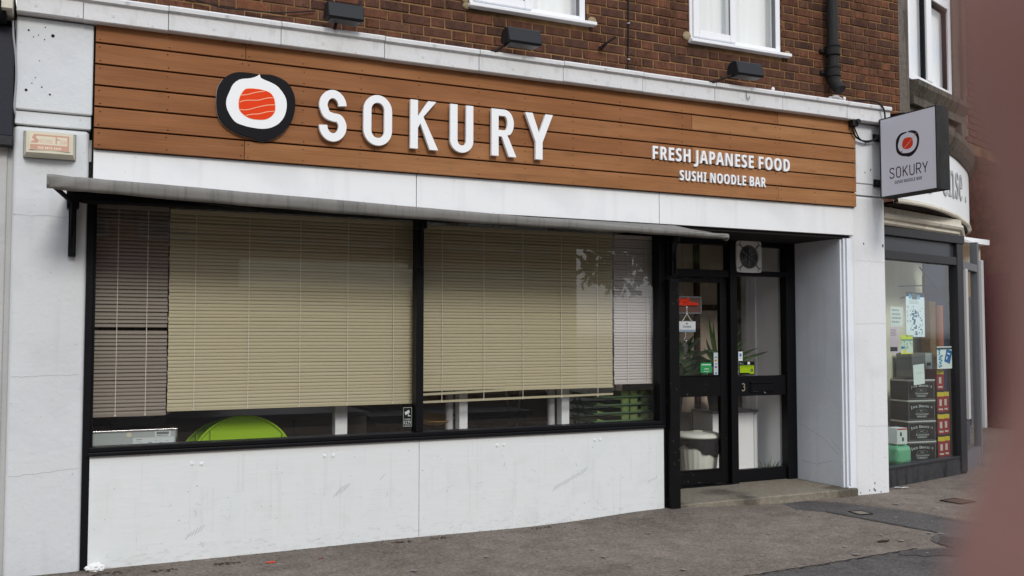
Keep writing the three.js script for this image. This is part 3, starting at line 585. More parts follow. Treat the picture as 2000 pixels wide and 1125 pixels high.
// a band that follows the curve: profile of (out, y)
function along(prof, t0 = 0, t1 = 1, n = 48) {
  const pos = [], uv = [], idx = [], m = prof.length;
  for (let i = 0; i <= n; i++) {
    const t = t0 + (t1 - t0) * i / n, p = curve.getPointAt(t), d = curve.getTangentAt(t), s = curve.getLength() * t;
    prof.forEach(([o, y], k) => { pos.push(p.x - d.z * o, y, p.z + d.x * o); uv.push(s, y + o); });
    if (i < n) for (let k = 0; k < m; k++) { const a = i * m + k, b = i * m + (k + 1) % m, c = a + m, e = b + m; idx.push(a, c, b, b, c, e); }
  }
  const g = new THREE.BufferGeometry(); g.setAttribute('position', new THREE.Float32BufferAttribute(pos, 3)); g.setAttribute('uv', new THREE.Float32BufferAttribute(uv, 2)); g.setIndex(idx);
  const f = g.toNonIndexed(); f.computeVertexNormals(); return f;
}
const corner = thing('corner_shop_building', 'corner shop on the right with curved white sign, dark window frame and stone bay upstairs', 'building', [8.4, 0, -0.6]);
{
  const A = 13.4, O = [7.0, -0.15], F = (g) => facet(g, O[0], O[1], A);
  const E = [7.0 + 1.685 * Math.cos(A * Math.PI / 180), -0.15 - 1.685 * Math.sin(A * Math.PI / 180)];
  // sign, cornice
  const sg = part('curved_sign', along([[-0.03, 2.72], [0.0, 2.72], [0.0, 3.30], [-0.03, 3.30]]), M.whitePaint, corner, 'curved white sign');
  part('sign_trim', along([[-0.03, 2.675], [0.012, 2.675], [0.02, 2.69], [0.012, 2.716], [-0.03, 2.716]]), M.cream, sg);
  const letters = 'License', mat = M.greyMetal;
  { // grey letters set along the curve
    const at = { L: 0.05, i: 0.084, c: 0.112, e: 0.163, n: 0.219, s: 0.289, e2: 0.337 }, len = curve.getLength();
    const put = (ch, x) => {
      let lo = 0, hi = 1; for (let k = 0; k < 30; k++) { const m = (lo + hi) / 2; if (curve.getPointAt(m).x < x) lo = m; else hi = m; }
      const p = curve.getPointAt(lo), d = curve.getTangentAt(lo);
      const g = new TextGeometry(ch, { font: serif, size: 0.30, depth: 0.006, bevelEnabled: false, curveSegments: 5 }); g.scale(1.08, 1.22, 1);
      part('letter', flat(g.rotateY(Math.atan2(-d.z, d.x)).translate(p.x - d.z * 0.003, 2.865 + (x - 8.1) * 0.06, p.z + d.x * 0.003)), M.signGrey, sg);
    };
    put('L', 7.12); put('i', 7.36); put('c', 7.47); put('e', 7.93) ; put('n', 8.15); put('s', 8.44); put('e', 8.64); put('.', 9.02);
  }
  part('sign_soffit', along([[-0.42, 2.69], [-0.02, 2.69], [-0.02, 2.672], [-0.42, 2.672]]), M.rust, corner);
  part('stone_ledge', along([[-0.3, 3.302], [0.02, 3.302], [0.06, 3.36], [0.08, 3.40], [0.1, 3.44], [0.1, 3.50], [-0.3, 3.53]]), M.stoneDark, corner);
  const cor = [[-0.3, 2.50], [0.012, 2.50], [0.03, 2.515], [0.03, 2.54], [0.06, 2.555], [0.075, 2.58], [0.07, 2.60], [0.05, 2.605], [0.05, 2.66], [-0.3, 2.67]];
  part('cornice', facet(extX(cor, 0, 1.66), 6.98, -0.1, 15.5), M.cream, corner);
  part('cornice', facet(extX(cor, -0.01, 1.6), 6.98 + 1.66 * Math.cos(0.2705) - 0.01, -0.1 - 1.66 * Math.sin(0.2705) - 0.002, 38), M.cream, corner);
  // shopfront
  const fr = part('shopfront_frame', merge([
    F(bx(-0.02, 1.70, 2.41, 2.498, -0.1, 0.03, 0.006)), F(bx(0.0, 1.55, 2.18, 2.265, -0.1, 0.015, 0.006)), F(bx(1.552, 1.685, 0.02, 2.41, -0.12, 0.02, 0.008)), F(bx(-0.05, 0.03, 0.17, 2.41, -0.1, 0.0)),
    F(bx(0.03, 1.551, 0.165, 0.19, -0.09, 0.01, 0.004)),
  ]), M.darkFrame, corner);
  part('frame_panel', F(bx(0.03, 1.551, 2.265, 2.41, -0.06, -0.02)), M.framePanel, fr);
  part('plinth', F(bx(-0.05, 1.69, -0.05, 0.165, -0.2, 0.005, 0.006)), M.bluePlinth, corner);
  part('glass_pane', F(pane(0.0, 1.56, 0.17, 2.2, -0.03)), M.dirtyGlass, fr);
  // the next facets: side light, steel post and the doorway that turns into the side street
  const sf = part('side_frame', merge([[0.0, 0.06], [0.84, 0.92]].map(([a, b]) => facet(bx(a, b, 0.0, 2.5, -0.08, 0.0, 0.006), E[0], E[1], 28)).concat([facet(bx(0.06, 0.84, 2.16, 2.24, -0.06, -0.005), E[0], E[1], 28), facet(bx(0.06, 0.84, 0.0, 0.2, -0.06, -0.005), E[0], E[1], 28)])), M.greyMetal, corner);
  part('glass_pane', facet(pane(0.06, 0.84, 0.2, 2.5, -0.04), E[0], E[1], 28), M.dirtyGlass, sf);
  part('steel_strip', merge([facet(bx(0.16, 0.26, 0.55, 2.16, -0.03, 0.01, 0.005), E[0], E[1], 28), facet(bx(0.9, 1.02, 0.4, 2.3, -0.05, 0.03, 0.005), E[0], E[1], 28)]), M.plasticGrey, sf);
  part('side_wall', facet(bx(1.0, 7, 0.0, 2.6, -0.5, -0.08), E[0], E[1], 40), M.brickRed, corner);
  part('orange_sign', facet(bx(1.5, 1.62, 1.9, 2.2, -0.1, 0.25, 0.01), E[0], E[1], 40), std({ color: lin(0.5, 0.22, 0.02), roughness: 0.5 }), corner, 'small orange box sign round the corner');
  part('cream_sign', facet(bx(1.3, 1.42, 2.26, 2.56, -0.1, 0.22, 0.01), E[0], E[1], 40), M.cream, corner);
  // display behind the glass
  part('floor', merge([F(bx(0.0, 1.56, 0.0, 0.16, -1.2, -0.21)), F(bx(1.56, 3.0, 0.0, 0.158, -1.2, -0.42)), F(bx(1.56, 2.2, 0.0, 0.159, -0.42, -0.24))]), M.stone, corner);
  part('back_wall', F(bx(-0.1, 2.0, 0.16, 2.5, -0.66, -0.6)), M.paleWall, corner, 'pale partition behind the display');
  part('back_wall', F(bx(2.001, 3.0, 0.16, 2.5, -0.66, -0.58)), M.darkBlue, corner, 'dark blue partition behind the display');
  part('inner_wall', F(bx(-0.12, -0.05, 0, 2.5, -0.66, -0.1)), M.paleWall, corner);
  part('ceiling', merge([F(bx(-0.05, 1.66, 2.5, 2.56, -1.1, -0.02)), F(bx(1.66, 3.0, 2.5, 2.56, -1.2, -0.3))]), M.intWhite, corner);
  part('shelf_post', merge([F(bx(1.80, 1.825, 0.16, 2.1, -0.5, -0.47)), F(rod([1.45, 1.98, -0.58], [1.95, 2.0, -0.42], 0.006)), F(rod([1.5, 1.86, -0.58], [1.82, 1.9, -0.44], 0.006)), F(rod([1.75, 2.2, -0.5], [2.0, 1.94, -0.42], 0.009))]), M.darkFrame, corner);
  // upper floor: brick, stone bay and the white window in it
  const U = (g) => facet(g, 7.25, -0.05, 20);
  part('stone_pilaster', merge([U(bx(-0.02, 0.222, 3.45, 6.2, -0.3, 0.0, 0.006)), U(bx(0.2225, 0.30, 3.45, 6.2, -0.3, -0.03, 0.004)), U(bx(1.47, 1.66, 3.95, 6.2, -0.3, -0.02, 0.006)), U(bx(1.6605, 1.76, 3.6, 6.2, -0.3, 0.01, 0.006))]), M.stone, corner);
  part('stone_sill', merge([U(extX([[-0.2, 3.80], [0.0, 3.80], [0.035, 3.86], [0.06, 3.9], [0.06, 3.955], [-0.2, 3.985]], 0.302, 1.70)), U(bx(0.302, 1.66, 3.72, 3.80, -0.2, 0.012, 0.004))]), M.stoneDark, corner);
  part('stone_apron', merge([U(bx(0.302, 1.66, 3.42, 3.72, -0.25, -0.05)), U(bx(0.42, 1.5, 3.5, 3.66, -0.06, -0.03, 0.004)), U(bx(1.56, 1.66, 3.42, 3.72, -0.1, 0.02, 0.004))]), M.stone, corner);
  const bw = part('window', merge([U(bx(0.302, 0.375, 3.985, 6, -0.12, -0.04, 0.006)), U(bx(1.39, 1.468, 3.985, 6, -0.12, -0.04, 0.006)), U(bx(0.375, 1.39, 3.985, 4.05, -0.12, -0.041, 0.006)), U(bx(0.80, 0.93, 4.05, 6, -0.12, -0.038, 0.006)), U(bx(0.93, 1.39, 4.93, 5.0, -0.11, -0.035, 0.006))]), M.upvc, corner, 'white upstairs window in the stone bay');
  part('gasket', merge([U(bx(0.765, 0.80, 4.05, 6, -0.10, -0.06)), U(bx(1.362, 1.39, 4.05, 4.93, -0.10, -0.06)), U(bx(0.93, 1.39, 4.9, 4.93, -0.1, -0.055))]), M.blackMatt, bw);
  const bayGlass = new THREE.MeshPhysicalMaterial({ color: 0xffffff, transmission: 1, thickness: 0, roughness: 0, ior: 2.0 });
  part('pane', U(pane(0.375, 0.80, 4.05, 6, -0.08)), bayGlass, bw); part('pane', U(pane(0.93, 1.39, 4.05, 4.93, -0.082)), bayGlass, bw); part('pane', U(pane(0.93, 1.39, 5.0, 6, -0.082)), bayGlass, bw);
  part('curtain', U(bx(0.32, 1.45, 3.99, 6, -0.16, -0.13)), M.whitePaint, bw);  // opaque white sheet added close behind the panes, imitating bright sky reflected there
  part('upper_wall', merge([U(bx(1.765, 5, 3.45, 6.2, -0.4, -0.02)), U(bx(-0.02, 1.8, 5.95, 6.2, -0.35, -0.31))]), M.mortar, corner);
  const r = rng(99), bg = uvm(ext([[-0.1, -0.0325], [0.1, -0.0325], [0.1, 0.0325], [-0.1, 0.0325]], 0.05, 0.005)), ub = [];
  for (let j = 0; j < 34; j++) for (let k = 0; k < 15; k++) ub.push(U(bg.clone().translate(1.875 + k * 0.21 + (j % 2) * 0.1, 3.6 + j * 0.075, -0.058 + (r() - 0.5) * 0.004)));
  part('bricks', merge(ub), std({ map: T.brick, color: lin(0.16, 0.075, 0.05), roughness: 0.92, bumpMap: T.brickBump, bumpScale: 0.005 }), corner, null, 'stuff');

  // ---- posters stuck inside the window
  const glue = (name, label, cat, s0, s1, y0, y1, mat, tilt = 0, group) => {
    const cx = (s0 + s1) / 2, cy = (y0 + y1) / 2, a = A * Math.PI / 180;
    const o = solo(name, card(-(s1 - s0) / 2, (s1 - s0) / 2, -(y1 - y0) / 2, (y1 - y0) / 2, 0, 0.0012), mat, label, cat, [0, 0, 0], group);
    o.position.set(O[0] + cx * Math.cos(a) - 0.036 * Math.sin(a), cy, O[1] - cx * Math.sin(a) - 0.036 * Math.cos(a)); o.rotation.set(0, a, tilt, 'YXZ');
    return o;
  };
  const rr = rng(31);
  const scrawl = (g, x, y, w, h, n, col) => { g.fillStyle = col; for (let i = 0; i < n; i++) { let at = x; const yy = y + h * i / n; while (at < x + w * (0.55 + rr() * 0.45)) { const l = 3 + rr() * 12; g.fillRect(at, yy, l, Math.max(1.5, h / n * 0.42)); at += l + 3; } } };
  glue('poster', 'tall pale blue poster hung from dark clips in the corner shop window', 'poster', 0.592, 0.955, 1.43, 1.875, printed((g, w, h) => {
    g.fillStyle = '#d6e2e4'; g.fillRect(0, 0, w, h); g.fillStyle = '#23323c'; g.fillRect(0, 0, w, h * 0.1); g.fillStyle = '#5d9cc6'; g.fillRect(w * 0.16, h * 0.05, w * 0.13, h * 0.1); g.fillRect(w * 0.62, h * 0.05, w * 0.13, h * 0.1);
    g.fillStyle = '#59656a'; g.fillRect(w * 0.32, h * 0.03, w * 0.28, h * 0.13);
    for (let i = 0; i < 70; i++) { g.fillStyle = ['#7b9fb0', '#3f6c8c', '#93a9b0', '#b7c9cf', '#2e4c62'][i % 5]; g.fillRect(w * (0.05 + rr() * 0.85), h * (0.3 + rr() * 0.62), 3 + rr() * 14, 3 + rr() * 16); }
    for (let i = 0; i < 12; i++) { g.fillStyle = '#2b5878'; g.fillRect(w * (0.32 + rr() * 0.2), h * (0.42 + i * 0.045), 12 + rr() * 18, 10 + rr() * 16); }
    scrawl(g, w * 0.2, h * 0.19, w * 0.6, h * 0.08, 3, '#8d9aa0');
  }, 200, 360), -0.01);
  glue('paper_notice', 'white notice with four faint lines, upper left in the corner shop window', 'notice', 0.30, 0.535, 1.535, 1.725, printed((g, w, h) => { g.fillStyle = '#c9d2cd'; g.fillRect(0, 0, w, h); scrawl(g, w * 0.1, h * 0.14, w * 0.85, h * 0.8, 4, '#7d8887'); }, 128, 160), -0.015);
  glue('paper_notice', 'pink notice under the white notice in the corner shop window', 'notice', 0.288, 0.436, 1.27, 1.53, printed((g, w, h) => { g.fillStyle = '#c4b4bd'; g.fillRect(0, 0, w, h); scrawl(g, w * 0.08, h * 0.1, w * 0.8, h * 0.26, 5, '#4a4348'); g.fillStyle = '#2d2d32'; g.fillRect(0, h * 0.76, w * 0.88, h * 0.16); }, 100, 200), 0.005);
  glue('leaflet', 'yellow and blue leaflet beside the pink notice', 'leaflet', 0.482, 0.712, 1.262, 1.448, printed((g, w, h) => {
    g.fillStyle = '#c9d8c6'; g.fillRect(0, 0, w, h); g.fillStyle = '#c6d34a'; g.fillRect(0, 0, w, h * 0.24); g.fillStyle = '#2d6d8a'; g.fillRect(0, h * 0.24, w, h * 0.05); g.fillStyle = '#dcd227'; g.fillRect(w * 0.2, h * 0.78, w * 0.22, h * 0.2); g.fillRect(0, h * 0.95, w, h * 0.05);
    for (let i = 0; i < 40; i++) { g.fillStyle = ['#5c8f95', '#2a3d47', '#94b39f'][i % 3]; g.fillRect(w * rr(), h * (0.32 + rr() * 0.4), 3 + rr() * 9, 2 + rr() * 6); } g.fillStyle = '#267294'; g.fillRect(w * 0.03, h * 0.6, w * 0.3, h * 0.12);
  }, 140, 160));
  glue('paper_notice', 'blank white sheet stuck on the window in front of the black whisky boxes', 'notice', 0.712, 0.928, 0.955, 1.155, printed((g, w, h) => { g.fillStyle = '#cfd8d4'; g.fillRect(0, 0, w, h); scrawl(g, w * 0.2, h * 0.4, w * 0.6, h * 0.1, 2, '#aab2b0'); }, 100, 140), 0.05);
  glue('poster', 'small blue and white poster at the right side of the corner shop window', 'poster', 1.19, 1.50, 1.10, 1.33, printed((g, w, h) => {
    g.fillStyle = '#d5dcd6'; g.fillRect(0, 0, w, h); g.fillStyle = '#343c42'; g.fillRect(0, h * 0.05, w, h * 0.09); for (let i = 0; i < 16; i++) { g.fillStyle = ['#2d7fb2', '#6fb3d0', '#2a6590'][i % 3]; g.fillRect(w * (0.02 + rr() * 0.22), h * (0.14 + i * 0.05), 14 + rr() * 26, 12); }
    g.save(); g.translate(w * 0.75, h * 0.45); g.rotate(0.3); g.fillStyle = '#225f96'; g.fillRect(-w * 0.2, -h * 0.3, w * 0.4, h * 0.6); g.fillStyle = '#cfe0ea'; g.fillRect(-w * 0.1, -h * 0.15, w * 0.2, h * 0.06); g.fillRect(-w * 0.1, h * 0.02, w * 0.06, h * 0.15); g.restore();
  }, 200, 200));
  // ---- goods on the window shelf, each box with print on its front and side
  const whisky = printed((g, w, h) => {
    g.fillStyle = '#1b1d1e'; g.fillRect(0, 0, w, h); g.strokeStyle = '#b9bdba'; g.fillStyle = '#c2c6c3'; g.textAlign = 'center'; g.lineWidth = 2;
    g.font = 'bold 40px serif'; const t = "JACK DANIEL'S"; [...t].forEach((c, i) => { const k = (i - 6) / 6; g.save(); g.translate(w * 0.5 + k * w * 0.37, h * (0.30 + k * k * 0.07)); g.rotate(k * 0.22); g.font = (i === 0 || i === 5 ? 'bold 50px' : 'bold 38px') + ' serif'; g.fillText(c, 0, 0); g.restore(); });
    g.beginPath(); g.ellipse(w / 2, h * 0.5, w * 0.2, h * 0.085, 0, 0, 7); g.stroke(); g.font = 'bold 22px serif'; g.fillText('No.7', w / 2, h * 0.53);
    g.font = 'italic 40px serif'; g.fillText('Tennessee', w / 2, h * 0.73); g.font = 'bold 30px serif'; g.fillText('WHISKEY', w / 2, h * 0.86); g.strokeRect(8, 8, w - 16, h - 16);
  }, 400, 256, 0.6);
  const whiskySide = printed((g, w, h) => { g.fillStyle = '#1b1d1e'; g.fillRect(0, 0, w, h); g.strokeStyle = g.fillStyle = '#b9bdba'; g.lineWidth = 3; g.beginPath(); g.moveTo(w * 0.2, h * 0.4); g.lineTo(w * 0.5, h * 0.12); g.lineTo(w * 0.8, h * 0.4); g.moveTo(w * 0.3, h * 0.42); g.lineTo(w * 0.5, h * 0.22); g.lineTo(w * 0.7, h * 0.42); g.stroke(); g.beginPath(); g.arc(w / 2, h * 0.55, w * 0.16, 0, 7); g.stroke(); scrawl(g, w * 0.3, h * 0.74, w * 0.45, h * 0.16, 2, '#9aa09d'); }, 200, 200, 0.6);
  const plainBlack = std({ color: lin(0.012, 0.012, 0.013), roughness: 0.6 });
  const yellowTop = std({ color: lin(0.5, 0.46, 0.03), roughness: 0.6 });
  const carton = (name, label, cat, s, y, d, w, h, dep, turn, front, side, plain, group, strip) => {
    const a = A * Math.PI / 180, o = turned(name, label, cat, [O[0] + s * Math.cos(a) - d * Math.sin(a), y, O[1] - s * Math.sin(a) - d * Math.cos(a)], a + turn, group);
    part('carton', bx(-w / 2, w / 2, 0, h - 0.001, -dep / 2, dep / 2, 0.003), plain, o);
    part('front_panel', card(-w / 2 + 0.004, w / 2 - 0.004, 0.003, h - (strip ? 0.02 : 0.004), dep / 2 + 0.001, 0.002), front, o);
    part('side_panel', flat(new THREE.PlaneGeometry(dep - 0.008, h - 0.008)).rotateY(Math.PI / 2).translate(w / 2 + 0.0015, h / 2, 0), side, o);
    if (strip) part('flap', bx(-w / 2 - 0.002, w / 2 + 0.003, h - 0.018, h - 0.002, -dep / 2, dep / 2 + 0.003, 0.002), strip, o);
    return o;
  };
  const flap = std({ color: lin(0.45, 0.45, 0.42), roughness: 0.7 });
  ['bottom of the stack', 'second from the bottom of the stack', 'third from the bottom of the stack', 'topmost of the stack'].forEach((w, i) => carton('whisky_box', 'black whisky box with white lettering, ' + w, 'box', 1.08, 0.162 + i * 0.209, 0.25, 0.35, 0.207, 0.25, -0.36 + i * 0.012, whisky, whiskySide, plainBlack, 'black whisky boxes', flap));
  const redFront = printed((g, w, h) => { g.fillStyle = '#8f2a2c'; g.fillRect(0, 0, w, h); g.fillStyle = '#c9b832'; g.fillRect(0, 0, w, h * 0.2); g.fillStyle = '#c4b9b2'; g.fillRect(w * 0.3, h * 0.34, w * 0.35, h * 0.3); g.fillRect(w * 0.2, h * 0.76, w * 0.6, h * 0.08); g.fillStyle = '#2b2b2e'; g.fillRect(0, h * 0.92, w, h * 0.08); }, 100, 180, 0.6);
  const blackFront = printed((g, w, h) => { g.fillStyle = '#1d1c20'; g.fillRect(0, 0, w, h); g.fillStyle = '#a9a7a8'; for (let i = 0; i < 14; i++) g.fillRect(w * (0.1 + rr() * 0.6), h * (0.3 + rr() * 0.4), 6 + rr() * 22, 3 + rr() * 9); g.strokeStyle = '#8d8b8c'; g.strokeRect(w * 0.1, h * 0.2, w * 0.8, h * 0.6); }, 140, 160, 0.6);
  ['bottom', 'second from the bottom', 'third from the bottom', 'topmost'].forEach((w, i) => carton('drinks_box', 'dark printed box right of the whisky, ' + w + ' of its stack', 'box', 1.735, 0.162 + i * 0.222, 0.42, 0.18, 0.22, 0.2, -0.5, blackFront, blackFront, i === 3 ? M.maroon : plainBlack, 'dark drinks boxes'));
  ['bottom', 'second from the bottom', 'third from the bottom', 'topmost'].forEach((w, i) => carton('carton_pack', 'red carton with yellow band, ' + w + ' beside the dark boxes', 'box', 1.452, 0.162 + i * 0.232, 0.2, 0.085, 0.23, 0.2, -0.55, redFront, redFront, M.maroon, 'red and yellow cartons', null));
  ['bottom', 'middle', 'topmost'].forEach((w, i) => carton('carton_pack', 'red carton with yellow band, ' + w + ' of the rightmost stack', 'box', 1.565, 0.162 + i * 0.232, 0.205, 0.085, 0.23, 0.2, -0.55, redFront, redFront, M.maroon, 'red and yellow cartons', null));
  carton('white_box', 'white and red box standing on the green pack at the window corner', 'box', 0.60, 0.372, 0.16, 0.13, 0.16, 0.14, -0.3, printed((g, w, h) => { g.fillStyle = '#c6ccc8'; g.fillRect(0, 0, w, h); g.fillStyle = '#a8383a'; g.fillRect(0, 0, w, h * 0.1); g.fillStyle = '#3a3f40'; g.fillRect(w * 0.25, h * 0.25, w * 0.2, h * 0.25); g.fillRect(w * 0.45, h * 0.58, w * 0.2, h * 0.25); }, 120, 140), printed((g, w, h) => { g.fillStyle = '#bcc2be'; g.fillRect(0, 0, w, h); }, 16, 16), M.whitePaint);
  carton('grey_box', 'grey box with pale label on the partition above the whisky boxes', 'box', 1.46, 1.0, 0.42, 0.34, 0.26, 0.2, -0.2, printed((g, w, h) => { g.fillStyle = '#6e7170'; g.fillRect(0, 0, w, h); g.fillStyle = '#a5abac'; g.fillRect(w * 0.62, 0, w * 0.3, h); g.fillStyle = '#3d4244'; g.fillRect(w * 0.68, h * 0.4, w * 0.2, h * 0.14); }, 160, 120), plainBlack, M.greyMetal);
  { const s = carton('box_shelf', 'dark shelf block carrying the grey box behind the whisky boxes', 'shelf', 1.46, 0.162, 0.47, 0.34, 0.835, 0.14, -0.2, M.greyMetal, M.greyMetal, M.greyMetal); }
  carton('cardboard_box', 'tall brown cardboard box against the dark partition in the corner shop', 'box', 1.86, 1.2, 0.47, 0.15, 0.62, 0.1, 0, M.cardboard, M.cardboard, M.cardboard);
  carton('cardboard_box', 'reddish cardboard box standing right of the tall brown box', 'box', 2.02, 1.2, 0.47, 0.15, 0.58, 0.1, 0, std({ color: lin(0.36, 0.12, 0.06), roughness: 0.8 }), M.cardboard, M.cardboard);
  carton('cardboard_plinth', 'brown plinth under the tall cardboard boxes', 'box', 1.94, 0.162, 0.49, 0.32, 1.035, 0.1, 0, M.cardboard, M.cardboard, M.cardboard);
  { const a = A * Math.PI / 180, o = turned('drinks_pack', 'green plastic-wrapped drinks pack on the floor at the window corner', 'drinks pack', [O[0] + 0.62 * Math.cos(a) - 0.17 * Math.sin(a), 0.162, O[1] - 0.62 * Math.sin(a) - 0.17 * Math.cos(a)], a);
    for (let i = 0; i < 3; i++) for (let j = 0; j < 2; j++) part('bottle', new THREE.LatheGeometry([[0, 0], [0.033, 0.004], [0.036, 0.03], [0.034, 0.08], [0.036, 0.12], [0.03, 0.15], [0.014, 0.178], [0.013, 0.2], [0, 0.2]].map((p) => new THREE.Vector2(...p)), 14).translate(-0.075 + i * 0.075, 0, -0.04 + j * 0.08), M.greenBag, o);
    const g = new RoundedBoxGeometry(0.25, 0.19, 0.18, 6, 0.05).translate(0, 0.1, 0), p = g.attributes.position; for (let i = 0; i < p.count; i++) { const k = 1 + 0.1 * (fbm(p.getX(i) * 3 + 0.5, p.getY(i) * 3 + p.getZ(i), 9, 9, 2, 77) - 0.5); p.setXYZ(i, p.getX(i) * k, p.getY(i), p.getZ(i) * k); } g.computeVertexNormals();
    part('wrap', g, new THREE.MeshPhysicalMaterial({ color: lin(0.25, 0.7, 0.42), transmission: 0.5, thickness: 0, roughness: 0.3 }), o); }
}

// ================================================================ ACROSS THE ROAD (seen only in the glass)
{
  const terr = (x0, x1, z, h, label, wallMat) => {
    const t = thing('terraced_building', label, 'building', [(x0 + x1) / 2, 0, z]);
    part('wall', bx(x0, x1, -0.12, h, z, z + 7), wallMat, t);
    part('roof', flat(new THREE.ExtrudeGeometry(shape([[0, h], [7, h], [3.5, h + 1.7]]), { depth: x1 - x0, bevelEnabled: false }).rotateY(-Math.PI / 2).translate(x1, 0, z)), M.roofTile, t);
    const n = Math.round((x1 - x0) / 5), w = (x1 - x0) / n;
    for (let i = 0; i < n; i++) {
      const a = x0 + i * w + 0.3, b = a + w - 0.6;
      part('shop_window', bx(a, b, 0.5, 2.5, z - 0.03, z + 0.02), M.framePanel, t); part('shop_fascia', bx(a - 0.1, b + 0.1, 2.6, 3.3, z - 0.15, z + 0.02), [M.whitePaint, M.maroon, M.cream, M.navy, M.cardboard][(i + Math.round(Math.abs(x0))) % 5], t);
      for (const u of [0.28, 0.72]) { const cx = a + (b - a) * u; const wf = part('window', bx(cx - 0.6, cx + 0.6, 3.7, 4.9, z - 0.05, z + 0.02), M.greyMetal, t); part('pane', bx(cx - 0.52, cx + 0.52, 3.78, 4.82, z - 0.06, z - 0.05), M.framePanel, wf); }
    }
  };
  {
    const t = thing('brick_building', 'brown brick building further along, beyond the corner shop at the right edge', 'building', [16.5, 0, -4]);
    part('wall', bx(13.2, 24, -0.1, 8, -14, -3), M.brickRed, t);
    part('shopfront', bx(13.16, 13.24, 0.2, 2.4, -12, -3.4), M.maroon, t); part('shopfront', bx(13.5, 18, 0.2, 2.4, -3.04, -2.96), M.maroon, t); part('fascia', bx(13.1, 18.2, 2.5, 3.1, -3.1, -2.9), M.cardboard, t);
    for (const y of [3.9, 6]) for (const x of [14, 16, 18]) { const w = part('window', bx(x, x + 1, y, y + 1.4, -3.05, -2.97), M.upvc, t); part('pane', bx(x + 0.08, x + 0.92, y + 0.08, y + 1.32, -2.97, -2.96), M.framePanel, w); }
  }
  terr(-30, 13.4, 17.2, 5.4, 'brick terrace of shops across the road', M.brickRed);
  terr(21.5, 50, 17.2, 5.2, 'rendered terrace further along across the road', M.whiteRender);
  const opp = uvm(bx(-60, 80, -0.12, 0.0, 14.6, 30)); solo('far_pavement', opp, M.concrete, 'pavement across the road', null, [10, -0.12, 15], null, 'structure');
  const t = thing('street_tree', 'evergreen tree across the road', 'tree', [17.2, 0, 17.5]), r = rng(12);
  part('trunk', merge([rod([17.2, 0, 17.5], [17.3, 2.2, 17.5], 0.24, 10, 0.17), rod([17.3, 2.2, 17.5], [16.4, 5, 17.4], 0.13, 8, 0.05), rod([17.3, 2.2, 17.5], [18.3, 5.2, 17.8], 0.13, 8, 0.05), rod([17.3, 2.2, 17.5], [17.2, 6.4, 17.2], 0.14, 8, 0.04)]), M.darkTimber, t);
  const leaves = new THREE.InstancedMesh(new THREE.PlaneGeometry(0.34, 0.12), M.leaf, 5200), m = new THREE.Matrix4(), q = new THREE.Quaternion(), e = new THREE.Euler();
  for (let i = 0; i < 5200; i++) {
    const k = Math.floor(r() * 26), rk = rng(500 + k), cx = (rk() - 0.5) * 5.4, cy = 1.9 + rk() * 5.6, cz = (rk() - 0.5) * 3, a = 0.95;
    const x = (r() + r() + r() - 1.5) * a, y = (r() + r() + r() - 1.5) * a * 0.8, z = (r() + r() + r() - 1.5) * a;
    q.setFromEuler(e.set(r() * 6, r() * 6, r() * 6)); m.compose(new THREE.Vector3(cx + x, cy + y, cz + z), q, new THREE.Vector3(1, 1, 1).multiplyScalar(0.7 + r() * 0.8)); leaves.setMatrixAt(i, m);
  }
  leaves.name = 'crown'; leaves.castShadow = leaves.receiveShadow = true; leaves.userData.kind = 'stuff'; t.add(leaves);
}
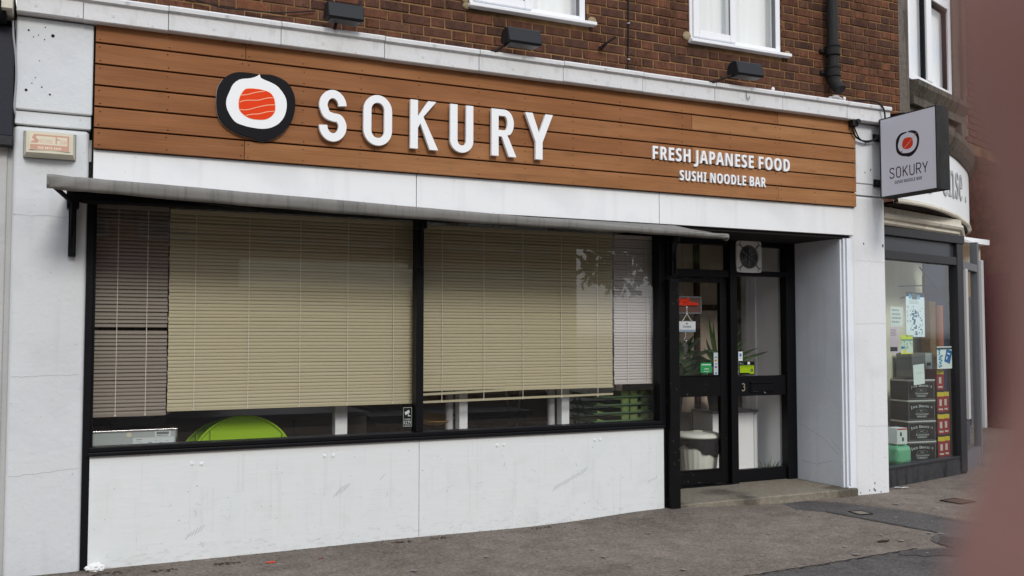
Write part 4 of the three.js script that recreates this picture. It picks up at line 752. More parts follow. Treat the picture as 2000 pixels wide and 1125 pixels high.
// ================================================================ SIGNS
{
  const s = thing('name_sign', 'large raised white letters SOKURY on the timber boards', 'sign lettering', [2.5, 2.79, 0.05]);
  const D = 0.028, Z = 0.047, B = 2.79, Hh = 0.355, W = 0.058;
  const L = (pts, holes, name = 'letter') => part(name, ext(pts, D, 0.0012, holes || []).translate(0, 0, Z), M.letter, s);
  { // S
    const cx = 1.688, w = 0.097 - W / 2, c = w, t = B + Hh - W / 2 + 0.004, b = B + W / 2 - 0.002;
    const p = [...arc(cx, t - 0.085, w, 0.085, 4, 180, 16), [cx - w + 0.004, t - 0.10], [cx - w * 0.62, t - 0.145], [cx, t - 0.182 + 0.02], [cx + w * 0.62, b + 0.135], [cx + w - 0.003, b + 0.1], ...arc(cx, b + 0.082, w, 0.082, 0, -180, 16)];
    const sm = new THREE.CatmullRomCurve3(p.map(([x, y]) => new THREE.Vector3(x, y, 0)), false, 'centripetal').getSpacedPoints(90).map((v) => [v.x, v.y]);
    L(stroke(sm, W));
  }
  const stad = (x0, x1, y0, y1) => { const rx = (x1 - x0) / 2, ry = rx * 1.08, cx = (x0 + x1) / 2; return [...arc(cx, y1 - ry, rx, ry, 0, 180, 20), ...arc(cx, y0 + ry, rx, ry, 180, 360, 20)]; };
  L(stad(1.906, 2.116, B - 0.003, B + Hh + 0.003), [stad(1.906 + W, 2.116 - W, B + W - 0.006, B + Hh - W + 0.006).reverse()]);
  const y1 = B + Hh, y0 = B;
  L([[2.253, y0], [2.253 + W, y0], [2.253 + W, y0 + 0.152], [2.2535 + W + 0.018, y0 + 0.186], [2.402, y0], [2.468, y0], [2.353, y0 + 0.236], [2.452, y1], [2.389, y1], [2.253 + W, y1 - 0.118], [2.253 + W, y1], [2.253, y1]]);
  { const r = 0.092, cx = 2.653, i = r - W; L([[2.561, y1], ...arc(cx, y0 + r, r, r, 180, 360, 22), [2.745, y1], [2.745 - W, y1], ...arc(cx, y0 + r, i, i * 1.15, 360, 180, 18), [2.561 + W, y1]]); }
  { // R
    const x = 2.893, X = 3.078, q = 0.078, ym = y0 + 0.148;
    const top = y1;
    const o2 = [[x, y0], [x + W, y0], [x + W, ym], [x + W + 0.027, ym], [3.036, y0], [3.1, y0], [3.024, ym + 0.015], ...arc(X - q, (ym + top) / 2, q, (top - ym) / 2, -55, 90, 18), [x, top]];
    L(o2, [[[x + W, ym + 0.05], [x + W, top - 0.05], [X - q, top - 0.05], ...arc(X - q, (ym + top) / 2, q - W + 0.004, (top - ym) / 2 - 0.05, 80, -80, 12), [X - q, ym + 0.05]]]);
  }
  L([[3.262, y0], [3.322, y0], [3.322, y0 + 0.135], [3.412, y1], [3.348, y1], [3.292, y0 + 0.205], [3.237, y1], [3.173, y1], [3.262, y0 + 0.135]]);
  part('stand_off', merge([1.63, 1.75, 1.93, 2.09, 2.28, 2.43, 2.59, 2.72, 2.92, 3.06, 3.29].map((x) => rod([x, B + 0.09, 0.02], [x, B + 0.09, 0.05], 0.008, 8))), M.steel, s);
  const t1 = thing('tagline_sign', 'small raised white letters FRESH JAPANESE FOOD on the timber boards', 'sign lettering', [5.06, 2.88, 0.03]);
  letterLine('FRESH JAPANESE FOOD', font, 4.334, 5.788, 2.884, 0.108, 0.0335, 0.018, M.letter, t1);
  const t2 = thing('tagline_sign', 'small raised white letters SUSHI NOODLE BAR below the upper tagline', 'sign lettering', [5.06, 2.73, 0.03]);
  letterLine('SUSHI NOODLE BAR', font, 4.608, 5.513, 2.729, 0.083, 0.0335, 0.016, M.letter, t2);
}
const logoBlack = [[1.185, 3.203], [1.117, 3.205], [1.043, 3.2], [.99, 3.177], [.946, 3.136], [.92, 3.087], [.911, 3.02], [.914, 2.949], [.929, 2.885], [.963, 2.84], [1.022, 2.801], [1.091, 2.777], [1.142, 2.769], [1.161, 2.759], [1.21, 2.755], [1.264, 2.765], [1.329, 2.805], [1.378, 2.857], [1.414, 2.928], [1.429, 3.003], [1.426, 3.07], [1.403, 3.13], [1.369, 3.171], [1.324, 3.194], [1.269, 3.208], [1.225, 3.207]];
const logoWhite = [[1.186, 3.2], [1.171, 3.188], [1.129, 3.169], [1.059, 3.152], [1.017, 3.117], [.992, 3.062], [.974, 3.01], [.973, 2.966], [.988, 2.924], [1.031, 2.865], [1.09, 2.844], [1.155, 2.835], [1.209, 2.834], [1.263, 2.846], [1.317, 2.879], [1.355, 2.933], [1.37, 2.997], [1.365, 3.053], [1.342, 3.095], [1.303, 3.136], [1.259, 3.156], [1.215, 3.17], [1.195, 3.18]];
const logoRed = [[1.097, 3.09], [1.119, 3.096], [1.162, 3.099], [1.216, 3.095], [1.26, 3.08], [1.282, 3.049], [1.291, 3.0], [1.289, 2.96], [1.267, 2.925], [1.229, 2.901], [1.181, 2.894], [1.132, 2.897], [1.094, 2.913], [1.062, 2.943], [1.054, 2.98], [1.058, 3.025], [1.076, 3.066]];
const logoLines = [[[1.064, 3.046], [1.11, 3.056], [1.16, 3.075], [1.222, 3.091]], [[1.058, 2.998], [1.08, 3.01], [1.12, 3.018], [1.18, 3.025], [1.24, 3.046], [1.277, 3.052]], [[1.06, 2.948], [1.11, 2.953], [1.17, 2.975], [1.24, 2.997], [1.289, 3.005]], [[1.1, 2.913], [1.13, 2.923], [1.19, 2.934], [1.24, 2.952], [1.287, 2.961]]];
{
  const s = thing('logo_sign', 'black and white sushi-roll logo with orange centre on the timber boards', 'logo sign', [1.17, 2.76, 0.05]);
  part('board', ext(spline(logoBlack), 0.02, 0.001).translate(0, 0, 0.042), M.signBlack, s);
  part('backing', ext(spline(logoBlack.map(([x, y]) => [1.17 + (x - 1.17) * 1.006, 2.98 + (y - 2.98) * 1.006])), 0.004).translate(0, 0, 0.036), M.letterEdge, s);
  part('rice', ext(spline(logoWhite), 0.003).translate(0, 0, 0.0615), M.letter, s);
  const rd = part('filling', ext(spline(logoRed), 0.002).translate(0, 0, 0.0642), M.orange, s);
  part('outline', ext(spline(logoRed.map(([x, y]) => [1.172 + (x - 1.172) * 1.03, 2.996 + (y - 2.996) * 1.03])), 0.0006).translate(0, 0, 0.0644), M.salmonLine, s);
  part('stripe', merge(logoLines.map((l) => ext(stroke(new THREE.CatmullRomCurve3(l.map(([x, y]) => new THREE.Vector3(x, y, 0))).getPoints(20).map((v) => [v.x, v.y]), 0.0055), 0.001).translate(0, 0, 0.0658))), M.salmonLine, rd);
  part('stand_off', merge([[1.0, 2.9], [1.34, 2.9], [1.17, 3.1]].map(([x, y]) => rod([x, y, 0.02], [x, y, 0.04], 0.012, 8))), M.steel, s);
}
{ // projecting sign
  const s = thing('projecting_sign', 'square double-sided projecting sign with grey face on the right pillar', 'sign', [6.88, 2.705, 0.42]);
  const X = 6.80, X1 = 6.955, y0 = 2.705, y1 = 3.437, z0 = 0.105, z1 = 0.735, f = 0.012;
  part('casing', merge([bx(X + 0.004, X1 - 0.004, y0, y0 + f, z0, z1, 0.003), bx(X + 0.004, X1 - 0.004, y1 - f, y1, z0, z1, 0.003), bx(X, X1, y0 + 0.0005, y1 - 0.0005, z1 - f, z1 + 0.0015, 0.003), bx(X, X1, y0 + 0.0005, y1 - 0.0005, z0 - 0.0015, z0 + f, 0.003)]), std({ map: T.stone, color: lin(0.035, 0.036, 0.038), roughness: 0.55 }), s);
  const face = (g, w, h) => {
    g.fillStyle = '#d6d9e4'; g.fillRect(0, 0, w, h);
    const P = ([x, y]) => [w * 0.5 + (x - 1.17) * w * 0.43 / 0.52 * 1.0, h * 0.385 - (y - 2.985) * w * 0.43 / 0.52 * 1.0];
    const poly = (l, col) => { g.fillStyle = col; g.beginPath(); spline(l, 6).forEach((p, i) => { const q = P(p); i ? g.lineTo(...q) : g.moveTo(...q); }); g.closePath(); g.fill(); };
    poly(logoBlack, '#1b1a20'); poly(logoWhite.map(([x, y]) => [1.172 + (x - 1.172) * 1.06, 2.985 + (y - 2.985) * (y > 3.17 ? 1.02 : 1.06)]), '#d6d9e4'); poly(logoRed, '#d5402a');
    g.strokeStyle = '#e0a59a'; g.lineWidth = 4; for (let i = 0; i < 5; i++) { const a = P([1.065 + i * 0.03, 2.93 + i * 0.034]); g.beginPath(); g.moveTo(a[0] - 8 + i * 8, a[1] + 20); g.quadraticCurveTo(a[0] + 34 + i * 8, a[1] - 2, a[0] + 84 + i * 3, a[1] - 44); g.stroke(); }
    poly([[1.0, 2.86], [1.03, 2.88], [1.05, 2.86]].map(([x, y]) => [x, y]), '#1b1a20');
    // thin capitals drawn as strokes
    g.strokeStyle = '#24232b'; g.lineWidth = h * 0.0145; g.lineCap = 'butt'; g.lineJoin = 'miter';
    const T0 = h * 0.655, Bt = h * 0.785, H = Bt - T0, LW = w * 0.078, xs = [0.165, 0.288, 0.413, 0.535, 0.655, 0.765].map((k) => k * w);
    const st = (fn) => { g.beginPath(); fn(); g.stroke(); };
    st(() => { const x = xs[0]; g.moveTo(x + LW, T0 + H * 0.2); g.bezierCurveTo(x + LW * 0.95, T0 - H * 0.06, x, T0 - H * 0.06, x, T0 + H * 0.24); g.bezierCurveTo(x, T0 + H * 0.5, x + LW, T0 + H * 0.5, x + LW, T0 + H * 0.76); g.bezierCurveTo(x + LW, T0 + H * 1.06, x, T0 + H * 1.06, x, T0 + H * 0.8); });
    st(() => { const x = xs[1]; g.moveTo(x, T0 + LW / 2); g.arc(x + LW / 2, T0 + LW / 2, LW / 2, Math.PI, 0); g.lineTo(x + LW, Bt - LW / 2); g.arc(x + LW / 2, Bt - LW / 2, LW / 2, 0, Math.PI); g.closePath(); });
    st(() => { const x = xs[2]; g.moveTo(x, T0); g.lineTo(x, Bt); g.moveTo(x + LW, T0); g.lineTo(x, T0 + H * 0.62); g.moveTo(x + LW * 0.32, T0 + H * 0.44); g.lineTo(x + LW * 1.05, Bt); });
    st(() => { const x = xs[3]; g.moveTo(x, T0); g.lineTo(x, Bt - LW / 2); g.arc(x + LW / 2, Bt - LW / 2, LW / 2, Math.PI, 0, true); g.lineTo(x + LW, T0); });
    st(() => { const x = xs[4]; g.moveTo(x, Bt); g.lineTo(x, T0); g.lineTo(x + LW * 0.5, T0); g.bezierCurveTo(x + LW * 1.15, T0, x + LW * 1.15, T0 + H * 0.54, x + LW * 0.5, T0 + H * 0.54); g.lineTo(x, T0 + H * 0.54); g.moveTo(x + LW * 0.45, T0 + H * 0.54); g.lineTo(x + LW, Bt); });
    st(() => { const x = xs[5]; g.moveTo(x, T0); g.lineTo(x + LW * 0.55, T0 + H * 0.6); g.lineTo(x + LW * 1.1, T0); g.moveTo(x + LW * 0.55, T0 + H * 0.6); g.lineTo(x + LW * 0.55, Bt); });
    g.fillStyle = '#2c2b33'; g.textAlign = 'center'; g.font = 'bold 44px sans-serif'; g.save(); g.translate(w * 0.5, h * 0.865); g.scale(0.50 * w / g.measureText('SUSHI NOODLE BAR').width, 0.95); g.fillText('SUSHI NOODLE BAR', 0, 0); g.restore();
  };
  const fm = std({ map: canvasTex(640, 740, face), roughness: 0.35, color: lin(0.95, 0.95, 0.96) });
  const a = card(-(z1 - z0) / 2 + 0.012, (z1 - z0) / 2 - 0.012, -(y1 - y0) / 2 + 0.012, (y1 - y0) / 2 - 0.012, 0, 0.004), cy = (y0 + y1) / 2, cz = (z0 + z1) / 2;
  part('face', a.clone().rotateY(-Math.PI / 2).translate(X + 0.006, cy, cz), fm, s); part('face', a.clone().rotateY(Math.PI / 2).translate(X1 - 0.006, cy, cz), fm, s);
  for (const y of [2.86, 3.285]) part('bracket', merge([rod([6.875, y, 0.0], [6.875, y, 0.12], 0.017, 12), bx(6.81, 6.93, y - 0.035, y + 0.035, 0.012, 0.02, 0.003), rod([6.875, y - 0.06, 0.06], [6.875, y, 0.06], 0.012, 8), bx(6.83, 6.87, y - 0.02, y + 0.02, 0.02, 0.055, 0.004)]), y < 3 ? M.pipe : M.darkFrame, s);
  const j = thing('junction_box', 'small black junction box with looping cable beside the timber boards', 'junction box', [6.53, 3.34, 0.03]);
  part('box', bx(6.492, 6.562, 3.352, 3.438, 0.032, 0.095, 0.01), M.pipe, j); part('knob', new THREE.CylinderGeometry(0.022, 0.026, 0.02, 16).rotateX(Math.PI / 2).translate(6.545, 3.395, 0.103), M.pipe, j);
  part('cable', tube([[6.52, 3.355, 0.06], [6.525, 3.31, 0.06], [6.57, 3.262, 0.05], [6.66, 3.238, 0.04], [6.75, 3.245, 0.05], [6.83, 3.29, 0.08], [6.86, 3.36, 0.1], [6.85, 3.45, 0.13], [6.82, 3.545, 0.135], [6.77, 3.6, 0.1], [6.6, 3.615, 0.0]], 0.008, 70), M.cable, j);
  part('cable', tube([[6.525, 3.355, 0.07], [6.54, 3.31, 0.075], [6.6, 3.25, 0.06], [6.7, 3.225, 0.05], [6.8, 3.26, 0.07], [6.86, 3.285, 0.1]], 0.006, 40), M.cable, j);
}
{ // alarm box
  const s = thing('alarm_box', 'yellowed burglar alarm box with faded red print on the left pillar', 'alarm box', [-0.07, 2.53, 0.0]);
  const g = new THREE.BoxGeometry(0.285, 0.155, 0.07, 12, 8, 1), p = g.attributes.position;
  for (let i = 0; i < p.count; i++) { if (p.getZ(i) > 0) { const ix = 0.9, iy = 0.83; p.setX(i, p.getX(i) * ix); p.setY(i, p.getY(i) > 0 ? p.getY(i) * 0.93 : p.getY(i) * 0.74); p.setZ(i, p.getZ(i) + 0.008 * (1 - (p.getX(i) / 0.13) ** 2)); } }
  const ng = flat(g); ng.computeVertexNormals();
  part('cover', uvm(ng.translate(-0.07, 2.615, 0.05)), M.plasticCream, s);
  part('backplate', bx(-0.216, 0.077, 2.535, 2.70, -0.002, 0.014, 0.004), M.greyMetal, s);
  const pr = card(-0.112, 0.112, -0.048, 0.05, 0, 0.001);
  { const q = pr.attributes.position; for (let i = 0; i < q.count; i++) q.setZ(i, q.getZ(i)); }
  part('print', pr.translate(-0.07, 2.622, 0.0945), printed((g2, w, h) => {
    g2.fillStyle = '#d9d2bb'; g2.fillRect(0, 0, w, h); const c = '#c79a86'; g2.fillStyle = c; g2.fillRect(w * 0.02, h * 0.66, w * 0.96, h * 0.32); g2.fillRect(w * 0.1, h * 0.03, w * 0.88, h * 0.1); g2.fillRect(w * 0.93, h * 0.03, w * 0.05, h * 0.8);
    g2.beginPath(); g2.moveTo(w * 0.12, h * 0.03); g2.lineTo(w * 0.24, h * 0.03); g2.lineTo(w * 0.15, h * 0.2); g2.lineTo(w * 0.24, h * 0.42); g2.lineTo(w * 0.2, h * 0.58); g2.lineTo(w * 0.03, h * 0.58); g2.lineTo(w * 0.06, h * 0.46); g2.lineTo(w * 0.13, h * 0.44); g2.lineTo(w * 0.06, h * 0.25); g2.fill();
    g2.strokeStyle = c; g2.lineWidth = 2; g2.font = 'bold 50px sans-serif'; g2.save(); g2.translate(w * 0.24, h * 0.55); g2.scale(0.8, 1); g2.strokeText('ECURI', 0, 0); g2.restore(); g2.fillRect(w * 0.64, h * 0.1, w * 0.035, h * 0.48); g2.fillRect(w * 0.64, h * 0.26, w * 0.1, h * 0.08); g2.save(); g2.translate(w * 0.74, h * 0.55); g2.scale(0.68, 1); g2.strokeText('IRM', 0, 0); g2.restore();
    g2.fillStyle = '#e5dcc8'; g2.font = 'bold 32px sans-serif'; g2.textAlign = 'center'; g2.fillText('020 8876 5445', w / 2, h * 0.92);
  }, 360, 160), s);
}

// ================================================================ AWNING
{
  const s = thing('awning', 'rolled-in grey awning with drooping edge over the restaurant window', 'awning', [2.3, 2.3, 0.0]);
  const A = new THREE.Vector3(-0.075, 2.352, 0.6), B = new THREE.Vector3(4.655, 2.226, 0.62), N = 150, pos = [], uv = [], idx = [];
  const prof = [[0, 0, 0], [0.3, 0.28, 0.012], [0.62, 0.6, 0.01], [0.88, 0.9, 0.004], [0.96, 0.975, 0.0], [1.0, 1.0, -0.008], [1.018, 1.0, -0.2], [1.02, 1.0, -0.45], [1.014, 1.0, -0.72], [1.004, 1.0, -0.93], [0.985, 1.0, -1.0], [0.96, 1.0, -0.96]];
  for (let i = 0; i <= N; i++) {
    const t = i / N, f = A.clone().lerp(B, t), bk = new THREE.Vector3(lerp(0.035, 4.575, t), 2.353, 0.02), drop = 0.078 + 0.016 * Math.sin(t * 4.2) - 0.03 * t + 0.0015 * Math.sin(t * 60);
    const endw = Math.exp(-t * 26) + Math.exp(-(1 - t) * 34);
    prof.forEach(([a, b, c], k) => {
      const p = bk.clone().lerp(f, Math.min(a, 1)); if (a > 1) p.z += (a - 1) * 0.6; if (k > 9) p.z -= (1.004 - a) * 0.5;
      p.y = lerp(bk.y, f.y, Math.min(b, 1)) + (c < -0.005 ? c * drop : -c * 0.9);
      const wr = 0.003 * Math.sin(t * 160 + k * 1.3) * endw * 2 + 0.0012 * Math.sin(t * 33 + k * 0.5) + 0.003 * (fbm(t, k / 14, 26, 4, 2, 400) - 0.5);
      if (k > 3) { p.z += wr; p.y += wr * 0.5; } if (k > 4) p.x += 0.012 * endw * (t < 0.5 ? 1 : -1) * (k - 5) / 7;
      pos.push(p.x, p.y, p.z); uv.push(t * 4.75, k < 5 ? a * 0.6 : 0.6 - c * drop);
    });
    if (i < N) for (let k = 0; k < prof.length - 1; k++) { const a = i * prof.length + k, b = a + 1, c = a + prof.length, e = c + 1; idx.push(a, b, c, b, e, c); }
  }
  const g = new THREE.BufferGeometry(); g.setAttribute('position', new THREE.Float32BufferAttribute(pos, 3)); g.setAttribute('uv', new THREE.Float32BufferAttribute(uv, 2)); g.setIndex(idx); g.computeVertexNormals();
  part('fabric', g, M.fabric, s);
  // folded fabric closing the ends of the front bar
  const end = (x, y, d, sg) => { const o = []; for (let i = 0; i <= 8; i++) { const a = i / 8; o.push([0.6 + 0.02 - a * 0.05, -a * d]); } return ext([[0.56, 0.0], [0.606, -0.004], [0.622, -d * 0.2], [0.622, -d * 0.75], [0.605, -d], [0.58, -d * 0.96], [0.54, -d * 0.5]].map(([z, q]) => [-z, q]), 0.012, 0.003).rotateY(Math.PI / 2).translate(x, y, 0); };
  part('end_fold', uvm(end(-0.076, 2.352, 0.08, 1)), M.fabric, s); part('end_fold', uvm(end(4.643, 2.226, 0.05, 1)), M.fabric, s);
  part('front_bar', rod([-0.05, 2.312, 0.575], [4.63, 2.214, 0.595], 0.02, 12), M.blackMatt, s);
  part('roller', merge([rod([0.03, 2.31, 0.03], [4.57, 2.31, 0.03], 0.036, 18), bx(0.03, 4.58, 2.29, 2.357, -0.03, 0.012, 0.004)]), M.blackMatt, s);
  const arms = (x, dir, yb) => part('arm', merge([rod([x, 2.285, 0.05], [x + dir * 1.05, 2.272, 0.25], 0.018, 8), rod([x + dir * 1.05, 2.268, 0.25], [x + dir * 0.12, yb, 0.575], 0.016, 8), bx(x + dir * 1.05 - 0.03, x + dir * 1.05 + 0.03, 2.25, 2.29, 0.22, 0.28, 0.008)]), M.blackMatt, s);
  arms(0.12, 1, 2.3); arms(2.42, 1, 2.25); arms(4.5, -1, 2.21);
  part('side_stay', rod([0.066, 2.27, 0.03], [-0.05, 2.3, 0.58], 0.014, 8), M.blackMatt, s); part('side_stay', rod([4.545, 2.27, 0.03], [4.635, 2.21, 0.6], 0.012, 8), M.blackMatt, s);
  for (const [x, top] of [[0.066, 2.3], [2.345, 2.285], [4.545, 2.285]]) part('bracket', merge([bx(x - 0.022, x + 0.022, 1.935, top, 0.0, 0.05, 0.004), bx(x - 0.035, x + 0.035, top - 0.07, top, 0.0, 0.09, 0.006), rod([x - 0.006, top - 0.03, 0.12], [x - 0.006, 2.06, 0.052], 0.006, 8), rod([x + 0.012, 1.95, 0.056], [x + 0.012, 2.14, 0.056], 0.007, 8)]), M.black, s);
}

// ================================================================ THINGS ON THE WALL
{
  const lights = [[1.735, 3.668, 0.16, 'black floodlight on bent arm above the letters, nearest the left end', -0.05], [3.10, 3.682, 0.16, 'black floodlight on bent arm below the left upstairs window', -0.205], [5.215, 3.69, 0.16, 'black floodlight on long arm below the right upstairs window', -0.32]];
  lights.forEach(([x, y, z, label, ax], i) => {
    const s = thing('floodlight', label, 'floodlight', [x, y, z], 'floodlights over the fascia'), w = i ? 0.275 : 0.25;
    const prof = [[-0.085, -0.03], [-0.07, 0.035], [-0.03, 0.062], [0.025, 0.064], [0.05, 0.05], [0.08, -0.05], [0.068, -0.063], [-0.06, -0.05]].map(([a, b]) => [a + z, b + y]);
    part('housing', extX(prof, x - w / 2, x + w / 2, 0.006), M.floodlight, s);
    part('lens', bx(x - w / 2 + 0.02, x + w / 2 - 0.02, y - 0.068, y - 0.062, z - 0.04, z + 0.062, 0.002), M.lensGlass, s);
    part('fin', merge([-0.05, 0, 0.05].map((d) => bx(x + d - 0.004, x + d + 0.004, y + 0.0, y + 0.07, z - 0.085, z - 0.04, 0.002))), M.blackMatt, s);
    if (i === 0) part('arm', merge([rod([x - 0.055, 3.56, 0.122], [x - 0.045, y - 0.05, z - 0.02], 0.011, 8), rod([x + 0.125, y + 0.02, z - 0.04], [x + 0.165, y + 0.16, 0.0], 0.012, 8)]), M.rust, s);
    else part('arm', merge([rod([x + ax, 3.562, 0.122], [x - 0.105, y - 0.045, z - 0.02], 0.011, 8), rod([x - 0.105, y - 0.045, z - 0.02], [x - 0.05, y - 0.03, z], 0.009, 8), bx(x + ax - 0.03, x + ax + 0.03, 3.56, 3.572, 0.07, 0.125, 0.002)]), M.rust, s);
  });
  { const s = thing('wall_rod', 'short rusty rod sticking out of the brick wall between the upstairs windows', 'rod', [3.93, 3.76, -0.04]); part('rod', merge([rod([3.92, 3.762, -0.05], [3.9, 3.775, 0.06], 0.012, 8), rod([3.9, 3.775, 0.06], [3.965, 3.825, 0.1], 0.011, 8)]), M.rust, s); part('clip', bx(3.89, 3.91, 3.75, 3.775, -0.04, 0.0, 0.003), M.rust, s); }
  { const s = thing('cable', 'thin black cable running straight down the brick wall', 'cable', [4.165, 3.6, -0.03]); part('wire', tube([[4.17, 6.1, -0.03], [4.168, 5.0, -0.03], [4.172, 4.3, -0.032], [4.168, 3.9, -0.028], [4.166, 3.62, -0.03], [4.166, 3.59, 0.02]], 0.006, 60), M.cable, s); part('cable_clip', merge([4.4, 4.0, 3.7].map((y) => bx(4.16, 4.178, y, y + 0.008, -0.04, -0.022))), M.plasticGrey, s); }
  { const s = thing('cable', 'thin dark cable sagging along the foot of the brick wall left of the floodlights', 'cable', [1.1, 3.63, 0.0]); part('wire', tube([[0.3, 3.8, -0.03], [0.72, 3.69, -0.02], [0.92, 3.645, 0.0], [1.1, 3.648, 0.0], [1.32, 3.665, -0.01], [1.58, 3.72, -0.02]], 0.005, 50), M.cable, s); part('cable_clip', bx(0.715, 0.735, 3.685, 3.697, -0.04, -0.015, 0.002), M.plasticGrey, s); }
  { const s = thing('drainpipe', 'black cast-iron drainpipe with two collars on the brick wall', 'drainpipe', [6.34, 3.66, 0.02]);
    const x = 6.325, z = 0.028; part('pipe', rod([x, 6.1, z], [x, 3.78, z], 0.05, 20), M.pipe, s);
    for (const y of [3.845, 4.04]) part('collar', merge([rod([x, y - 0.035, z], [x, y + 0.035, z], 0.062, 20), rod([x, y + 0.03, z], [x, y + 0.045, z], 0.068, 20), rod([x, y - 0.045, z], [x, y - 0.035, z], 0.067, 20), bx(x - 0.1, x + 0.1, y - 0.015, y + 0.015, z - 0.068, z - 0.04, 0.004)]), M.pipe, s);
    part('shoe', merge([rod([x, 3.8, z], [x + 0.005, 3.74, z + 0.01], 0.056, 18), rod([x + 0.005, 3.74, z + 0.01], [x + 0.012, 3.66, z + 0.075], 0.055, 18, 0.052)]), M.pipe, s);
    part('rubble', merge([[6.33, 3.605, 0.05, 0.03], [6.29, 3.6, 0.03, 0.02], [6.38, 3.6, 0.04, 0.022], [6.42, 3.598, 0.02, 0.016]].map(([a, b, c, d]) => new THREE.IcosahedronGeometry(d, 1).scale(1.4, 0.7, 1).translate(a, b, c))), M.plasticGrey, s); }
  { const s = thing('hook', 'small grey hook fixed to the white coping near the drainpipe', 'hook', [5.28, 3.46, 0.1]); part('wire', tube([[5.27, 3.535, 0.103], [5.268, 3.48, 0.106], [5.275, 3.462, 0.112], [5.29, 3.465, 0.114], [5.292, 3.49, 0.112]], 0.004, 20), M.greyCable, s); part('plate', bx(5.262, 5.276, 3.52, 3.545, 0.099, 0.104, 0.001), M.greyMetal, s); }
  for (const [x, z, l] of [[5.62, 0.03, 'white pebble on top of the coping beyond the right floodlight'], [6.44, 0.04, 'white pebble on top of the coping below the drainpipe']]) solo('pebble', flat(new THREE.IcosahedronGeometry(0.016, 1).scale(1, 1.3, 1)).translate(x, 3.605, z), M.tissue, l, 'pebble', [x, 3.59, z]);
}
{ // extractor fan
  const s = thing('extractor_fan', 'square grey extractor fan with wire guard above the entrance', 'extractor fan', [5.873, 2.185, -0.63]);
  const cx = 5.873, cy = 2.187, R = 0.112, z = -0.638;
  const sq = [[-0.148, -0.148], [0.148, -0.148], [0.148, 0.148], [-0.148, 0.148]].map(([a, b]) => [cx + a, cy + b]);
  const rs = spline(sq.flatMap(([x, y]) => { const dx = Math.sign(x - cx), dy = Math.sign(y - cy); const q = [[x - dx * 0.03, y], [x - dx * 0.006, y - dy * 0.006], [x, y - dy * 0.03]]; return dx * dy > 0 ? q.reverse() : q; }).map((p) => p), 3);
  part('plate', ext(rs, 0.018, 0.004, [arc(cx, cy, R, R, 0, 354, 40)]).translate(0, 0, z), std({ color: lin(0.72, 0.71, 0.68), roughness: 0.4 }), s);
  part('housing', flat(new THREE.CylinderGeometry(R + 0.004, R + 0.004, 0.09, 40, 1, true).rotateX(Math.PI / 2)).translate(cx, cy, z - 0.038), M.darkFrame, s);
  part('back', flat(new THREE.CircleGeometry(R, 32)).translate(cx, cy, z - 0.08), M.blackMatt, s);
  const bl = []; for (let i = 0; i < 5; i++) { const g = ext(spline([[0.02, -0.01], [0.06, -0.045], [0.098, -0.04], [0.104, 0.0], [0.09, 0.03], [0.05, 0.02]], 3), 0.003).rotateX(0.5).rotateZ(i * 1.2566); bl.push(g.translate(cx, cy, z - 0.045)); }
  part('blades', merge(bl.concat([rod([cx, cy, z - 0.07], [cx, cy, z - 0.015], 0.026, 18)])), M.darkFrame, s);
  const rg = []; for (let i = 0; i < 8; i++) rg.push(new THREE.TorusGeometry(0.03 + i * 0.0112, 0.0013, 5, 40).translate(cx, cy, z + 0.014)); for (let i = 0; i < 3; i++) { const a = 0.5 + i * Math.PI / 3 * 1; rg.push(rod([cx - Math.cos(a) * R * 1.05, cy - Math.sin(a) * R * 1.05, z + 0.018], [cx + Math.cos(a) * R * 1.05, cy + Math.sin(a) * R * 1.05, z + 0.018], 0.0017, 6)); }
  part('wire_guard', merge(rg), M.steel, s);
  part('bolt', merge([[-1, -1], [1, -1], [1, 1], [-1, 1]].flatMap(([a, b]) => [[0.115, 0.115], [0.132, 0.105], [0.105, 0.132]].map(([p, q]) => new THREE.SphereGeometry(0.007, 8, 6).scale(1, 1, 0.6).translate(cx + a * p, cy + b * q, z + 0.018)))), M.greyMetal, s);
  part('corner_stay', merge([[-1, -1], [1, -1], [1, 1], [-1, 1]].map(([a, b]) => rod([cx + a * 0.118, cy + b * 0.118, z + 0.021], [cx + a * 0.078, cy + b * 0.078, z + 0.021], 0.006, 6))), M.greyMetal, s);
}

